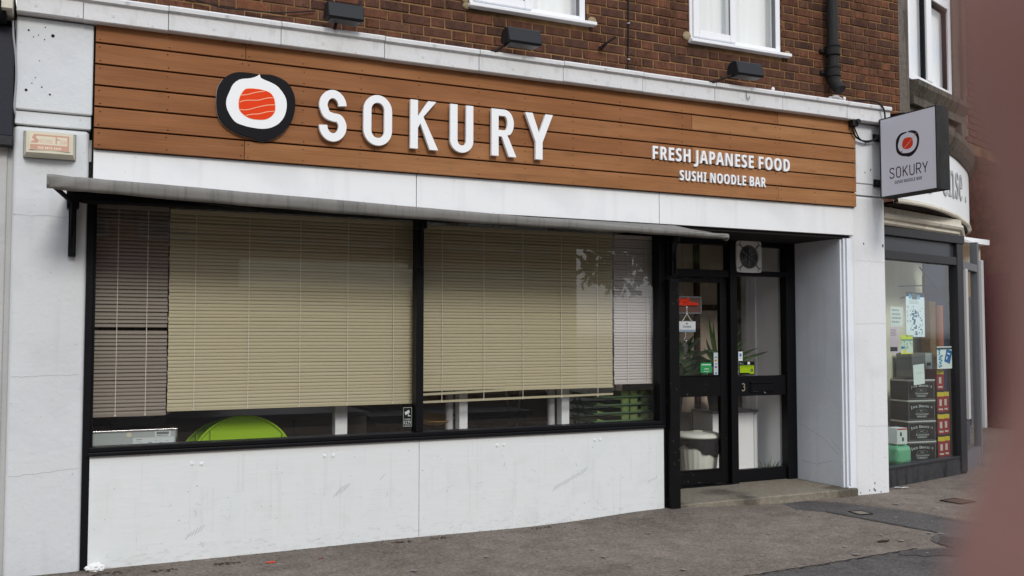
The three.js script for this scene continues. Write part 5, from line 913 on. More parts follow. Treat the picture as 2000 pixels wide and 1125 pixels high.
// ================================================================ BLINDS
{
  const mk = (label, x0, x1, top, bottom, pitch, width, tilt, z, mat, cords, seed, opt = {}) => {
    const s = thing('venetian_blind', label, 'window blind', [(x0 + x1) / 2, top, z], opt.group), r = rng(seed);
    const w = x1 - x0, n = Math.floor((top - 0.03 - bottom) / pitch), geos = [0, 1, 2].map((k) => {
      const g = new THREE.PlaneGeometry(w, width, 24, 4), p = g.attributes.position, ph = r() * 6;
      for (let i = 0; i < p.count; i++) { const y = p.getY(i), x = p.getX(i); p.setZ(i, 0.0045 * (1 - (2 * y / width) ** 2)); p.setY(i, y + 0.0012 * Math.sin(x * (2.2 + k) + ph) * w); }
      g.rotateX(tilt); g.computeVertexNormals(); return g;
    });
    for (let i = 0; i < n; i++) {
      const y = top - 0.045 - i * pitch; if (y < bottom + 0.012) break;
      if (opt.gap && y < opt.gap + 0.007 && y > opt.gap - 0.016) continue;
      piece('slat', geos[i % 3], mat, s, (x0 + x1) / 2 + (r() - 0.5) * 0.004, y + (r() - 0.5) * 0.003, z, 0, (r() - 0.5) * (opt.wob || 0.002), (r() - 0.5) * (opt.roll || 0.07));
    }
    part('head_rail', bx(x0, x1, top - 0.03, top, z - 0.02, z + 0.02, 0.003), mat, s);
    const rail = (y, sag) => { const g = new RoundedBoxGeometry(w, 0.016, 0.024, 3, 0.004); const q = new THREE.BoxGeometry(w, 0.016, 0.024, 40, 1, 1), p = q.attributes.position; for (let i = 0; i < p.count; i++) { const t = p.getX(i) / w + 0.5; p.setY(i, p.getY(i) + sag(t)); } q.computeVertexNormals(); return uvm(q.translate((x0 + x1) / 2, y, z)); };
    part('bottom_rail', rail(bottom, opt.sag || (() => 0)), mat, s);
    if (opt.second) part('bottom_rail', rail(opt.second, opt.sag2), mat, s);
    for (const x of cords) part('ladder_cord', merge([bx(x - 0.002, x + 0.002, opt.second || bottom, top, z + 0.0155, z + 0.017), bx(x - 0.006, x + 0.006, (opt.second || bottom) - 0.006, (opt.second || bottom) + 0.006, z + 0.012, z + 0.0145, 0.001)]), M.cord, s);
  };
  mk('narrow mauve-grey blind with a missing slat at the left end of the window', 0.205, 0.648, 2.295, 0.935, 0.0245, 0.027, -0.5, -0.145, M.blindMauve, [0.34, 0.52], 1, { gap: 1.492, roll: 0.22, wob: 0.006 });
  mk('wide cream blind filling the left window bay', 0.655, 2.37, 2.285, 0.958, 0.0235, 0.0298, -0.36, -0.14, M.blind, [0.82, 1.17, 1.52, 1.86, 2.2], 2);
  mk('wide cream blind with doubled bottom rail in the right window bay', 2.43, 4.065, 2.27, 1.032, 0.0235, 0.0298, -0.36, -0.14, M.blind, [2.58, 2.92, 3.25, 3.59, 3.92], 3, { sag: (t) => -0.022 * Math.pow(Math.max(0, 1 - t * 1.9), 1) + 0.002, second: 0.962, sag2: (t) => -0.006 + 0.018 * t });
  mk('short narrow white blind at the right end of the window', 4.082, 4.47, 2.27, 1.058, 0.0225, 0.026, -0.42, -0.142, M.blindWhite, [4.21, 4.395], 4);
}
// ================================================================ INSIDE THE RESTAURANT
{
  const rr = rng(61);
  { // steel cabinet with labels, on a dark stand
    const s = thing('metal_cabinet', 'pale grey metal cabinet with CE label standing inside the window at the left', 'cabinet', [0.47, 0.066, -0.42]);
    part('case', bx(0.215, 0.735, 0.45, 0.822, -0.62, -0.27, 0.008), M.lightMetal, s); part('edge_trim', merge([bx(0.725, 0.737, 0.45, 0.826, -0.3, -0.266, 0.002), bx(0.215, 0.737, 0.814, 0.827, -0.62, -0.264, 0.003)]), M.chrome, s);
    part('base', bx(0.22, 0.73, 0.067, 0.449, -0.6, -0.29), M.darkTable, s);
    part('rating_label', card(0.46, 0.715, 0.70, 0.772, -0.2685), printed((g, w, h) => { g.fillStyle = '#c9d3d2'; g.fillRect(0, 0, w, h); g.fillStyle = '#3d4648'; g.font = 'bold 34px sans-serif'; g.fillText('CE', w * 0.26, h * 0.78); g.fillRect(w * 0.08, h * 0.14, w * 0.14, 5); g.fillStyle = '#7d8788'; for (let i = 0; i < 22; i++) g.fillRect(w * (0.06 + rr() * 0.8), h * (0.24 + rr() * 0.65), 8 + rr() * 22, 3); g.strokeStyle = '#3d4648'; g.lineWidth = 3; g.strokeRect(w * 0.41, h * 0.45, 14, 20); g.beginPath(); g.moveTo(w * 0.39, h * 0.42); g.lineTo(w * 0.47, h * 0.75); g.stroke(); }, 300, 110), s);
    part('code_label', card(0.595, 0.695, 0.775, 0.812, -0.2684), printed((g, w, h) => { g.fillStyle = '#cfd6d6'; g.fillRect(0, 0, w, h); g.fillStyle = '#6d7678'; g.fillRect(w * 0.1, h * 0.14, w * 0.78, h * 0.45); g.fillStyle = '#4a5254'; g.fillRect(w * 0.12, h * 0.72, w * 0.7, h * 0.1); }, 120, 60), s);
    part('round_sticker', flat(new THREE.CylinderGeometry(0.016, 0.016, 0.001, 20).rotateX(Math.PI / 2)).translate(0.435, 0.795, -0.2685), M.plasticCream, s);
  }
  { const s = thing('wok', 'dark wide pan on the metal cabinet under the narrow blind', 'pan', [0.5, 0.83, -0.44]); part('bowl', new THREE.LatheGeometry([[0.001, 0], [0.1, 0.004], [0.16, 0.03], [0.19, 0.085], [0.196, 0.085], [0.165, 0.024], [0.1, 0.0]].map((p) => new THREE.Vector2(...p)), 36).translate(0.5, 0.832, -0.44), M.darkTable, s); part('rim', new THREE.TorusGeometry(0.193, 0.006, 8, 40).rotateX(Math.PI / 2).translate(0.5, 0.918, -0.44), M.steel, s); }
  // lime table tops stood on edge
  const top = (name, label, cx, cy, z, R, tilt, mat) => {
    const s = thing(name, label, 'table', [cx, cy - R, z], 'lime table tops stood on edge');
    const g = flat(new THREE.CylinderGeometry(R, R, 0.012, 64).rotateX(Math.PI / 2)).translate(cx, cy, z);
    part('table_top', g, mat, s); part('rim', new THREE.TorusGeometry(R, 0.009, 8, 80).translate(cx, cy, z + 0.01), mat, s);
    for (const d of [-0.22, 0.27]) part('rib', bx(cx + d - 0.006, cx + d + 0.006, cy - R * 0.85, cy + Math.sqrt(R * R - d * d) - 0.012, z + 0.006, z + 0.05, 0.003), mat, s);
    part('support', bx(cx - 0.2, cx + 0.2, 0.067, cy - R + 0.01, z - 0.03, z + 0.03), M.darkTable, s);
  };
  top('table_top', 'lime green round table top on edge behind the window glass, the front one', 1.18, 0.527, -0.34, 0.357, 0, M.lime);
  top('table_top', 'lime green round table top on edge, half hidden behind the front one', 1.10, 0.505, -0.46, 0.35, 0, M.limeDark);
  { const s = thing('worktop', 'dark counter with pale edge behind the lime table tops', 'counter', [1.5, 0.066, -1.2]); part('cabinet', bx(0.6, 2.3, 0.067, 0.8, -1.7, -1.1, 0.004), std({ color: lin(0.2, 0.165, 0.14), roughness: 0.6 }), s); part('edge', bx(0.58, 2.32, 0.80, 0.825, -1.72, -1.08, 0.004), M.greyMetal, s); for (const x of [1.15, 1.7]) part('door_gap', bx(x, x + 0.01, 0.1, 0.78, -1.1, -1.094), M.blackMatt, s); }
  { const s = thing('dining_table', 'dark dining table on crossed legs seen below the right blind', 'table', [3.1, 0.066, -1.5]); part('table_top', bx(2.35, 3.86, 0.735, 0.775, -1.85, -1.15, 0.006), M.darkTable, s); for (const x of [2.5, 3.35]) part('leg', merge([rod([x, 0.07, -1.3], [x + 0.33, 0.735, -1.3], 0.022, 8), rod([x + 0.33, 0.07, -1.33], [x, 0.735, -1.33], 0.022, 8)]), M.darkTable, s); part('apron', bx(2.4, 3.8, 0.68, 0.735, -1.2, -1.17), M.darkTable, s); }
  for (const [x, l] of [[3.45, 'round brown stool below the right blind, left one of the pair'], [3.86, 'round brown stool below the right blind, right one of the pair']]) { const z = -1.05, s = thing('stool', l, 'stool', [x, 0.066, z], 'brown stools'); part('seat', new THREE.CylinderGeometry(0.155, 0.145, 0.035, 32).translate(x, 0.655, z), M.stoolWood, s); for (let i = 0; i < 4; i++) { const a = i * Math.PI / 2 + 0.6; part('leg', rod([x + Math.cos(a) * 0.16, 0.067, z + Math.sin(a) * 0.16], [x + Math.cos(a) * 0.1, 0.64, z + Math.sin(a) * 0.1], 0.014, 8), M.darkTimber, s); } }
  { const s = thing('lamp_shade', 'gold pleated shade lying behind the mullion', 'lamp shade', [2.62, 0.735, -0.6]); const g = new THREE.LatheGeometry([[0.02, 0.0], [0.1, 0.014], [0.165, 0.05], [0.168, 0.06], [0.1, 0.03], [0.02, 0.02]].map((p) => new THREE.Vector2(...p)), 96), p = g.attributes.position; for (let i = 0; i < p.count; i++) { const a = Math.atan2(p.getZ(i), p.getX(i)), k = 1 + 0.02 * Math.sin(a * 48); p.setX(i, p.getX(i) * k); p.setZ(i, p.getZ(i) * k); } g.computeVertexNormals(); part('shade', g.rotateX(0.12).translate(2.66, 0.752, -0.52), M.gold, s); part('stand', merge([rod([2.66, 0.067, -0.52], [2.66, 0.755, -0.52], 0.015, 8), new THREE.CylinderGeometry(0.1, 0.11, 0.02, 20).translate(2.66, 0.077, -0.52)]), M.darkTable, s); }
  // stacked green chairs
  const chair = (i) => { const y = 0.725 + i * 0.066, x = 4.28, z = -0.5, s = thing('stacking_chair', ['bottom chair', 'second chair from the bottom', 'third chair from the bottom', 'topmost chair'][i] + ' in the stack of green chairs behind the right blind', 'chair', [x, y - 0.2, z], 'stacked green chairs');
    const g = new THREE.BoxGeometry(0.44, 0.016, 0.42, 12, 1, 8), p = g.attributes.position; for (let k = 0; k < p.count; k++) p.setY(k, p.getY(k) + 0.03 * (p.getX(k) / 0.22) ** 2); g.computeVertexNormals(); part('seat', uvm(g.translate(x - 0.05, y, z)), M.chairGreen, s);
    for (const d of [0.0, 0.085, 0.2]) part('back_slat', uvm(new THREE.CylinderGeometry(0.042, 0.034, 0.062, 16, 1, false).scale(1, 1, 0.5).translate(x + d + 0.01, y + 0.03, z + 0.19)), M.chairGreen, s);
    part('frame', merge([rod([x - 0.3, y + 0.012, z + 0.22], [x + 0.24, y + 0.016, z + 0.22], 0.009, 8), rod([x - 0.3, y + 0.012, z - 0.22], [x + 0.24, y + 0.012, z - 0.22], 0.009, 8), rod([x - 0.3, y + 0.012, z - 0.22], [x - 0.3, y + 0.012, z + 0.22], 0.009, 8)]), M.leafGrey, s);
    if (i === 0) part('legs', merge([[-0.25, 0.2], [0.2, 0.2], [-0.25, -0.2], [0.2, -0.2]].map(([a, b]) => rod([x + a, 0.067, z + b], [x + a, y, z + b], 0.012, 8))), M.leafGrey, s); };
  for (let i = 0; i < 4; i++) chair(i);
  { const s = thing('folded_chairs', 'folded chairs with thin white tube frames beside the green stack', 'folding chair', [4.2, 0.066, -1.1]);
    part('frame', merge([tube([[4.05, 0.07, -1.05], [4.1, 0.9, -1.1], [4.16, 1.2, -1.15]], 0.009, 20), tube([[4.12, 0.07, -0.98], [4.0, 0.8, -1.1], [3.95, 1.2, -1.15]], 0.009, 20), tube([[4.2, 0.07, -0.9], [4.22, 0.8, -1.0], [4.16, 0.95, -1.02], [3.98, 0.98, -1.05]], 0.009, 30), tube([[4.32, 0.07, -0.95], [4.3, 0.75, -1.0], [4.22, 0.93, -1.05], [4.05, 0.97, -1.08]], 0.009, 30), tube([[3.7, 0.07, -1.3], [3.82, 1.1, -1.3]], 0.01, 10), tube([[3.78, 0.07, -1.28], [3.64, 1.1, -1.32]], 0.01, 10)]), M.whitePaint, s); }
  { const s = thing('side_board', 'brown sideboard along the back behind the right window', 'sideboard', [3.4, 0.066, -2.6]); part('case', bx(2.4, 4.9, 0.067, 0.98, -2.9, -2.4, 0.005), M.brownWall, s); part('top', bx(2.37, 4.93, 0.98, 1.01, -2.92, -2.37, 0.004), M.darkTimber, s); for (let i = 0; i < 4; i++) part('door', bx(2.45 + i * 0.61, 3.03 + i * 0.61, 0.12, 0.93, -2.4, -2.385, 0.004), M.stoolWood, s); }
  // entrance lobby behind the door
  { const s = thing('timber_screen', 'dark timber lattice screen with beige panels behind the door', 'screen', [5.6, 0.066, -1.42]);
    for (const [a, b] of [[4.9, 5.3], [5.36, 5.83], [5.89, 6.32]]) for (const [c, d] of [[0.07, 1.0], [1.06, 1.70], [1.76, 2.5]]) part('panel', bx(a, b, c, d, -1.46, -1.44), M.beigePanel, s);
    for (const x of [5.3, 5.83, 6.325]) part('stile', bx(x, x + (x > 6.3 ? 0.085 : 0.06), 0.067, 2.55, -1.47, -1.41, 0.003), M.darkTimber, s);
    for (const y of [1.0, 1.70, 2.5]) part('rail', bx(4.9, 6.32, y, y + 0.058, -1.468, -1.418, 0.003), M.darkTimber, s); part('rosette', flat(new THREE.SphereGeometry(0.045, 12, 8).scale(0.8, 1, 0.4)).translate(5.5, 2.02, -1.4), M.maroon, s); }
  { const s = thing('reception_counter', 'white counter behind the entrance door', 'counter', [6.05, 0.066, -1.2]); part('body', bx(5.78, 6.28, 0.067, 0.68, -1.40, -1.08, 0.004), M.intWhite, s); part('corner_trim', bx(6.281, 6.318, 0.12, 0.66, -1.36, -1.07, 0.004), M.whitePaint, s); part('top', bx(5.76, 6.33, 0.681, 0.705, -1.405, -1.06, 0.004), M.greyMetal, s); part('skirting', bx(6.3, 6.36, 0.067, 0.119, -1.3, -1.1), M.darkTable, s); }
  { // bin
    const s = thing('waste_bin', 'cream ribbed waste bin with black liner standing behind the door', 'waste bin', [5.53, 0.066, -1.0]), cx = 5.53, cz = -0.98;
    const g = new THREE.CylinderGeometry(0.195, 0.155, 0.37, 96, 8, true), p = g.attributes.position; for (let i = 0; i < p.count; i++) { const a = Math.atan2(p.getZ(i), p.getX(i)), y = p.getY(i) + 0.185, k = 1 + (y > 0.05 && y < 0.34 ? 0.022 * Math.pow(Math.abs(Math.sin(a * 11)), 6) : 0); p.setX(i, p.getX(i) * k); p.setZ(i, p.getZ(i) * k); } g.computeVertexNormals();
    part('body', merge([flat(g).translate(cx, 0.252, cz), new THREE.CylinderGeometry(0.156, 0.15, 0.02, 48).translate(cx, 0.078, cz), new THREE.TorusGeometry(0.166, 0.007, 8, 60).rotateX(Math.PI / 2).translate(cx, 0.115, cz)]), M.binWhite, s);
    part('lid', new THREE.LatheGeometry([[0, 0.055], [0.04, 0.055], [0.05, 0.042], [0.15, 0.034], [0.165, 0.04], [0.2, 0.03], [0.225, 0.016], [0.228, 0.0], [0.215, -0.012], [0.2, -0.004], [0, 0]].map((q) => new THREE.Vector2(...q)), 64).translate(cx, 0.487, cz), M.binWhite, s);
    const b = new THREE.CylinderGeometry(0.212, 0.2, 0.12, 80, 6, true), q = b.attributes.position; for (let i = 0; i < q.count; i++) { const a = Math.atan2(q.getZ(i), q.getX(i)), y = q.getY(i); const k = 1 + 0.035 * Math.sin(a * 23 + Math.sin(a * 7) * 2 + y * 20) * (0.6 - y * 5); q.setX(i, q.getX(i) * k); q.setZ(i, q.getZ(i) * k); if (y < 0) q.setY(i, y + 0.045 * Math.sin(a * 2 + 2.2) + 0.012 * Math.sin(a * 9)); } b.computeVertexNormals(); part('liner', flat(b).translate(cx, 0.418, cz), M.bag, s);
  }
  const leafGeo = (len, w, bend) => { const g = new THREE.PlaneGeometry(w, len, 2, 10).translate(0, len / 2, 0), p = g.attributes.position; for (let i = 0; i < p.count; i++) { const t = p.getY(i) / len, k = Math.pow(Math.sin(Math.PI * Math.min(1, 0.12 + t * 0.9)), 0.7) * (1 - t * 0.35); p.setX(i, p.getX(i) * k); p.setZ(i, bend * t * t * len + Math.abs(p.getX(i)) * 0.5); p.setY(i, p.getY(i) * (1 - 0.25 * bend * t)); } g.computeVertexNormals(); return flat(g); };
  { const s = thing('yucca_plant', 'spiky yucca plant in a dark pot behind the entrance glass', 'plant', [5.92, 0.705, -1.2]), x = 5.92, z = -1.19;
    part('pot', new THREE.LatheGeometry([[0, 0], [0.08, 0], [0.1, 0.14], [0.105, 0.16], [0.09, 0.16], [0.085, 0.13], [0, 0.13]].map((q) => new THREE.Vector2(...q)), 24).translate(x, 0.706, z), M.pot, s); part('stem', rod([x, 0.82, z], [x + 0.01, 1.16, z], 0.025, 10, 0.02), M.darkTimber, s);
    const dirs = [[0.05, 0.15, 0.5], [-0.5, 0.5, 0.46], [-0.75, 0.25, 0.42], [0.5, 0.35, 0.44], [1.25, 0.1, 0.56], [-1.15, -0.1, 0.44], [0.9, -0.3, 0.42], [-0.25, -0.3, 0.5], [0.28, 0.45, 0.48], [-0.95, 0.5, 0.36], [1.45, 0.3, 0.36], [-1.4, 0.2, 0.36], [0.7, 0.6, 0.4], [-0.35, 0.2, 0.52], [1.05, 0.55, 0.42]];
    dirs.forEach(([a, b, l], i) => part('leaf', leafGeo(l, 0.05, 0.12 + (i % 3) * 0.08).rotateX(b * 0.5).rotateZ(-a).translate(x + Math.sin(a) * 0.015, 1.12 + (i % 4) * 0.015, z + (i % 5) * 0.008), M.leaf, s)); }
  { const s = thing('leafy_plant', 'dark bushy plant low behind the left door glass', 'plant', [5.5, 0.705, -1.28]); const x = 5.42, z = -1.25; part('stand', bx(5.3, 5.56, 0.067, 0.7, -1.36, -1.12, 0.01), M.darkTable, s); part('pot', new THREE.CylinderGeometry(0.11, 0.09, 0.16, 20).translate(x, 0.782, z), M.pot, s); const l = [], r = rng(19); for (let i = 0; i < 190; i++) l.push(leafGeo(0.13 + r() * 0.1, 0.045, 0.3).rotateX(r() * 1.2 - 0.6).rotateZ((r() - 0.5) * 3).translate(x + (r() + r() - 1) * 0.3, 0.85 + r() * 0.48, z + (r() - 0.5) * 0.2)); part('foliage', merge(l), M.leafGrey, s); }
  { const s = thing('grass_tuft', 'small tuft of spiky grass on the floor behind the right entrance glass', 'plant', [6.26, 0.066, -0.82]), r = rng(23); for (let i = 0; i < 26; i++) part('blade', leafGeo(0.1 + r() * 0.13, 0.011, 0.15).rotateX((r() - 0.5) * 0.7).rotateZ((r() - 0.5) * 1.5).translate(6.255 + (r() - 0.5) * 0.035, 0.067, -0.82 + (r() - 0.5) * 0.03), M.leafGrey, s); for (let i = 0; i < 5; i++) part('blade', leafGeo(0.08 + r() * 0.07, 0.006, 0.1).rotateZ((r() - 0.5) * 0.4).translate(6.33 + (r() - 0.5) * 0.06, 0.067, -0.81), M.leafGrey, s); }
}

// ================================================================ SIGNS AND STICKERS AT THE DOOR
{
  const Z = -0.708;
  const stick = (name, label, x0, x1, y0, y1, draw, w, h, z = Z) => solo(name, card(x0, x1, y0, y1, z, 0.001), printed(draw, w, h, 0.45), label, name.replace(/_/g, ' '), [(x0 + x1) / 2, y0, z]);
  { const s = thing('closed_sign', 'small white sign reading Closed hung on a cord behind the door glass', 'sign', [5.23, 1.475, -0.725]);
    part('board', card(5.13, 5.325, 1.478, 1.575, -0.7275, 0.004), printed((g, w, h) => { g.fillStyle = '#d3d8dc'; g.fillRect(0, 0, w, h); g.fillStyle = '#3b4145'; g.beginPath(); g.arc(w / 2, h * 0.22, 15, 0, 7); g.fill(); g.fillStyle = '#c9cdd0'; g.fillRect(w / 2 - 8, h * 0.17, 16, 4); g.fillRect(w / 2 - 8, h * 0.24, 16, 4); g.fillStyle = '#2c3236'; g.font = 'bold 44px sans-serif'; g.textAlign = 'center'; g.fillText('Closed', w / 2, h * 0.6); g.fillStyle = '#8fa0b6'; g.fillRect(0, h * 0.8, w, h * 0.2); for (let i = 0; i < 26; i++) { g.fillStyle = i % 2 ? '#5d6f8a' : '#b9c4d2'; g.fillRect(i * w / 26, h * (0.76 + 0.1 * ((i * 7) % 5) / 5), 9, 14); } }, 300, 160), s);
    part('cord', merge([tube([[5.17, 1.57, -0.722], [5.2, 1.61, -0.721], [5.222, 1.645, -0.72], [5.224, 1.70, -0.72]], 0.0028, 16, 6), tube([[5.285, 1.57, -0.722], [5.25, 1.61, -0.721], [5.228, 1.645, -0.72], [5.224, 1.70, -0.72]], 0.0028, 16, 6)]), M.tissue, s); part('hook', flat(new THREE.SphereGeometry(0.009, 10, 8)).translate(5.224, 1.705, -0.722), M.whitePaint, s); }
  { const s = thing('wind_chime', 'small silver wind chime hanging below the Closed sign', 'wind chime', [5.215, 1.27, -0.728]); part('cord', tube([[5.214, 1.478, -0.728], [5.213, 1.42, -0.728]], 0.002, 4, 5), M.tissue, s); part('ring', flat(new THREE.TorusGeometry(0.014, 0.003, 6, 20)).translate(5.213, 1.408, -0.728), M.chrome, s); [[-0.016, 1.30, 1.375], [-0.003, 1.265, 1.39], [0.006, 1.29, 1.39], [0.02, 1.3, 1.37]].forEach(([d, a, b]) => part('pipe', rod([5.213 + d, a, -0.728], [5.213 + d, b, -0.728], 0.0035, 8), M.chrome, s)); }
  { const s = thing('sign_reflection', 'dark red board with red cross, standing in for a shop sign reflected in the glass', 'notice', [5.2, 1.64, -0.8]); part('board', bx(5.02, 5.44, 1.655, 1.80, -0.812, -0.80, 0.003), std({ color: lin(0.12, 0.06, 0.055), roughness: 0.4 }), s); part('frame', merge([bx(5.01, 5.45, 1.795, 1.81, -0.815, -0.795, 0.002), bx(5.01, 5.45, 1.645, 1.66, -0.815, -0.795, 0.002), bx(5.435, 5.45, 1.66, 1.795, -0.814, -0.796, 0.002), bx(5.01, 5.025, 1.66, 1.795, -0.814, -0.796, 0.002)]), M.greyMetal, s); const rb = (a, b, w) => ext(stroke([a, b], w), 0.004).translate(0, 0, -0.797); part('ribbon', merge([rb([5.15, 1.79], [5.38, 1.735], 0.028), rb([5.15, 1.725], [5.3, 1.79], 0.026).translate(0, 0, 0.005), rb([5.05, 1.73], [5.4, 1.738], 0.022).translate(0, 0, 0.01)]), std({ color: lin(0.6, 0.03, 0.01), roughness: 0.6 }), s); part('hanger', rod([5.24, 1.81, -0.805], [5.24, 2.4, -0.805], 0.002, 6), M.greyMetal, s); }  // solid board imitating a shop sign reflected in the door glass
  { const s = thing('review_sticker', 'green speech-bubble sticker with white owl-eye print low on the door glass', 'sticker', [5.426, 1.08, Z]);
    part('backing', ext([[5.37, 1.10], [5.425, 1.10], [5.437, 1.078], [5.447, 1.10], [5.482, 1.10], [5.49, 1.108], [5.49, 1.185], [5.482, 1.193], [5.37, 1.193], [5.362, 1.185], [5.362, 1.108]], 0.001).translate(0, 0, Z), std({ color: lin(0.035, 0.3, 0.1), roughness: 0.4 }), s); part('print', merge([ext(stroke(arc(5.42, 1.125, 0.014, 0.014, 20, 160, 10), 0.004), 0.0006), ext(stroke(arc(5.445, 1.125, 0.012, 0.012, 20, 160, 10), 0.004), 0.0006), ext(stroke([[5.40, 1.113], [5.46, 1.113]], 0.003), 0.0006), ext(stroke([[5.375, 1.174], [5.478, 1.174]], 0.006), 0.0006)]).translate(0, 0, Z + 0.0012), M.letter, s); }
  stick('card_sticker', 'tall narrow strip of payment card logos on the door glass', 5.515, 5.562, 1.075, 1.285, (g, w, h) => { g.fillStyle = '#c2ced0'; g.fillRect(0, 0, w, h); g.fillStyle = '#7a878b'; g.fillRect(w * 0.2, h * 0.05, w * 0.6, 6); g.fillStyle = '#51606a'; g.fillRect(w * 0.22, h * 0.17, w * 0.6, 12); g.fillRect(w * 0.22, h * 0.23, w * 0.6, 6); g.fillStyle = '#b7652d'; g.fillRect(w * 0.22, h * 0.31, w * 0.3, 26); g.fillStyle = '#c99638'; g.fillRect(w * 0.52, h * 0.31, w * 0.3, 26); g.fillStyle = '#6f8ba3'; g.fillRect(w * 0.22, h * 0.47, w * 0.6, 16); g.fillStyle = '#2c5b96'; g.fillRect(w * 0.22, h * 0.59, w * 0.36, 26); g.fillStyle = '#a8373b'; g.fillRect(w * 0.5, h * 0.61, w * 0.3, 20); g.fillStyle = '#a9bfae'; g.fillRect(w * 0.22, h * 0.74, w * 0.6, 14); g.fillStyle = '#4d7fae'; g.fillRect(w * 0.3, h * 0.86, w * 0.45, 26); }, 80, 300);
  stick('round_sticker', 'dark blue sticker with round white emblem right of the door', 5.747, 5.793, 1.205, 1.285, (g, w, h) => { g.fillStyle = '#2f3c6d'; g.fillRect(0, 0, w, h); g.strokeStyle = '#b9bdd6'; g.lineWidth = 13; g.beginPath(); g.arc(w * 0.4, h * 0.42, w * 0.36, 0, 7); g.stroke(); g.fillStyle = '#b9bdd6'; g.fillRect(w * 0.15, h * 0.3, w * 0.5, 8); g.fillRect(w * 0.15, h * 0.48, w * 0.5, 8); g.fillStyle = '#8d94bd'; g.fillRect(w * 0.05, h * 0.82, w * 0.85, 12); }, 100, 150);
  stick('card_sticker', 'white sticker with blue square right of the door', 5.802, 5.851, 1.205, 1.292, (g, w, h) => { g.fillStyle = '#dfe4e8'; g.fillRect(0, 0, w, h); g.fillStyle = '#3569ae'; g.fillRect(w * 0.22, h * 0.2, w * 0.54, h * 0.33); g.fillStyle = '#5f8fca'; g.fillRect(w * 0.22, h * 0.3, w * 0.54, h * 0.1); g.fillStyle = '#8f989c'; g.fillRect(w * 0.3, h * 0.64, w * 0.4, 5); g.fillRect(w * 0.25, h * 0.72, w * 0.55, 6); }, 100, 160);
  const cctv = (g, w, h) => { g.fillStyle = '#1c1e1e'; g.fillRect(0, 0, w, h); g.strokeStyle = '#a9aea9'; g.lineWidth = 5; g.strokeRect(4, 4, w - 8, h - 8); g.fillStyle = '#c3c8c3'; g.save(); g.translate(w * 0.5, h * 0.27); g.rotate(-0.4); g.fillRect(-w * 0.3, -h * 0.09, w * 0.55, h * 0.16); g.restore(); g.fillRect(w * 0.55, h * 0.33, w * 0.08, h * 0.14); g.fillRect(w * 0.55, h * 0.42, w * 0.3, h * 0.05); g.textAlign = 'center'; g.font = 'bold 20px sans-serif'; g.fillText('24 HOUR', w / 2, h * 0.65); g.font = 'bold 42px sans-serif'; g.fillText('CCTV', w / 2, h * 0.85); g.fillRect(w * 0.15, h * 0.9, w * 0.7, 5); };
  stick('cctv_sticker', 'black CCTV sticker right of the door beside the green rating sticker', 5.747, 5.806, 1.077, 1.198, cctv, 120, 200);
  stick('rating_sticker', 'black and bright green hygiene rating sticker right of the door', 5.812, 5.99, 1.075, 1.197, (g, w, h) => { g.fillStyle = '#17191a'; g.fillRect(0, 0, w, h); g.fillStyle = '#a2c41c'; g.fillRect(w * 0.03, h * 0.3, w * 0.94, h * 0.56); g.fillRect(w * 0.68, h * 0.3, w * 0.29, h * 0.64); g.fillStyle = '#2f3a10'; g.font = 'bold 26px sans-serif'; g.fillText('FOOD HYGIENE RATING', w * 0.07, h * 0.44, w * 0.85); g.fillRect(w * 0.05, h * 0.5, w * 0.9, 3); g.strokeStyle = '#5d7413'; g.lineWidth = 3; for (let i = 0; i < 5; i++) { g.beginPath(); g.arc(w * (0.12 + i * 0.13), h * 0.7, 12, 0, 7); g.stroke(); } g.fillStyle = '#15181a'; g.beginPath(); g.arc(w * 0.82, h * 0.68, 29, 0, 7); g.fill(); g.fillStyle = '#d9e0dc'; g.font = 'bold 40px sans-serif'; g.fillText('5', w * 0.787, h * 0.75); g.fillStyle = '#dfe3e3'; g.fillRect(w * 0.55, h * 0.02, w * 0.15, h * 0.2); g.fillStyle = '#9ba4a0'; g.fillRect(w * 0.04, h * 0.08, w * 0.06, h * 0.1); g.fillRect(w * 0.12, h * 0.1, w * 0.14, 5); g.fillRect(w * 0.12, h * 0.18, w * 0.18, 5); }, 320, 220);
  stick('cctv_sticker', 'black CCTV sticker low in the left window bay beside the mullion', 2.255, 2.322, 0.79, 0.93, cctv, 120, 200, -0.056);
}

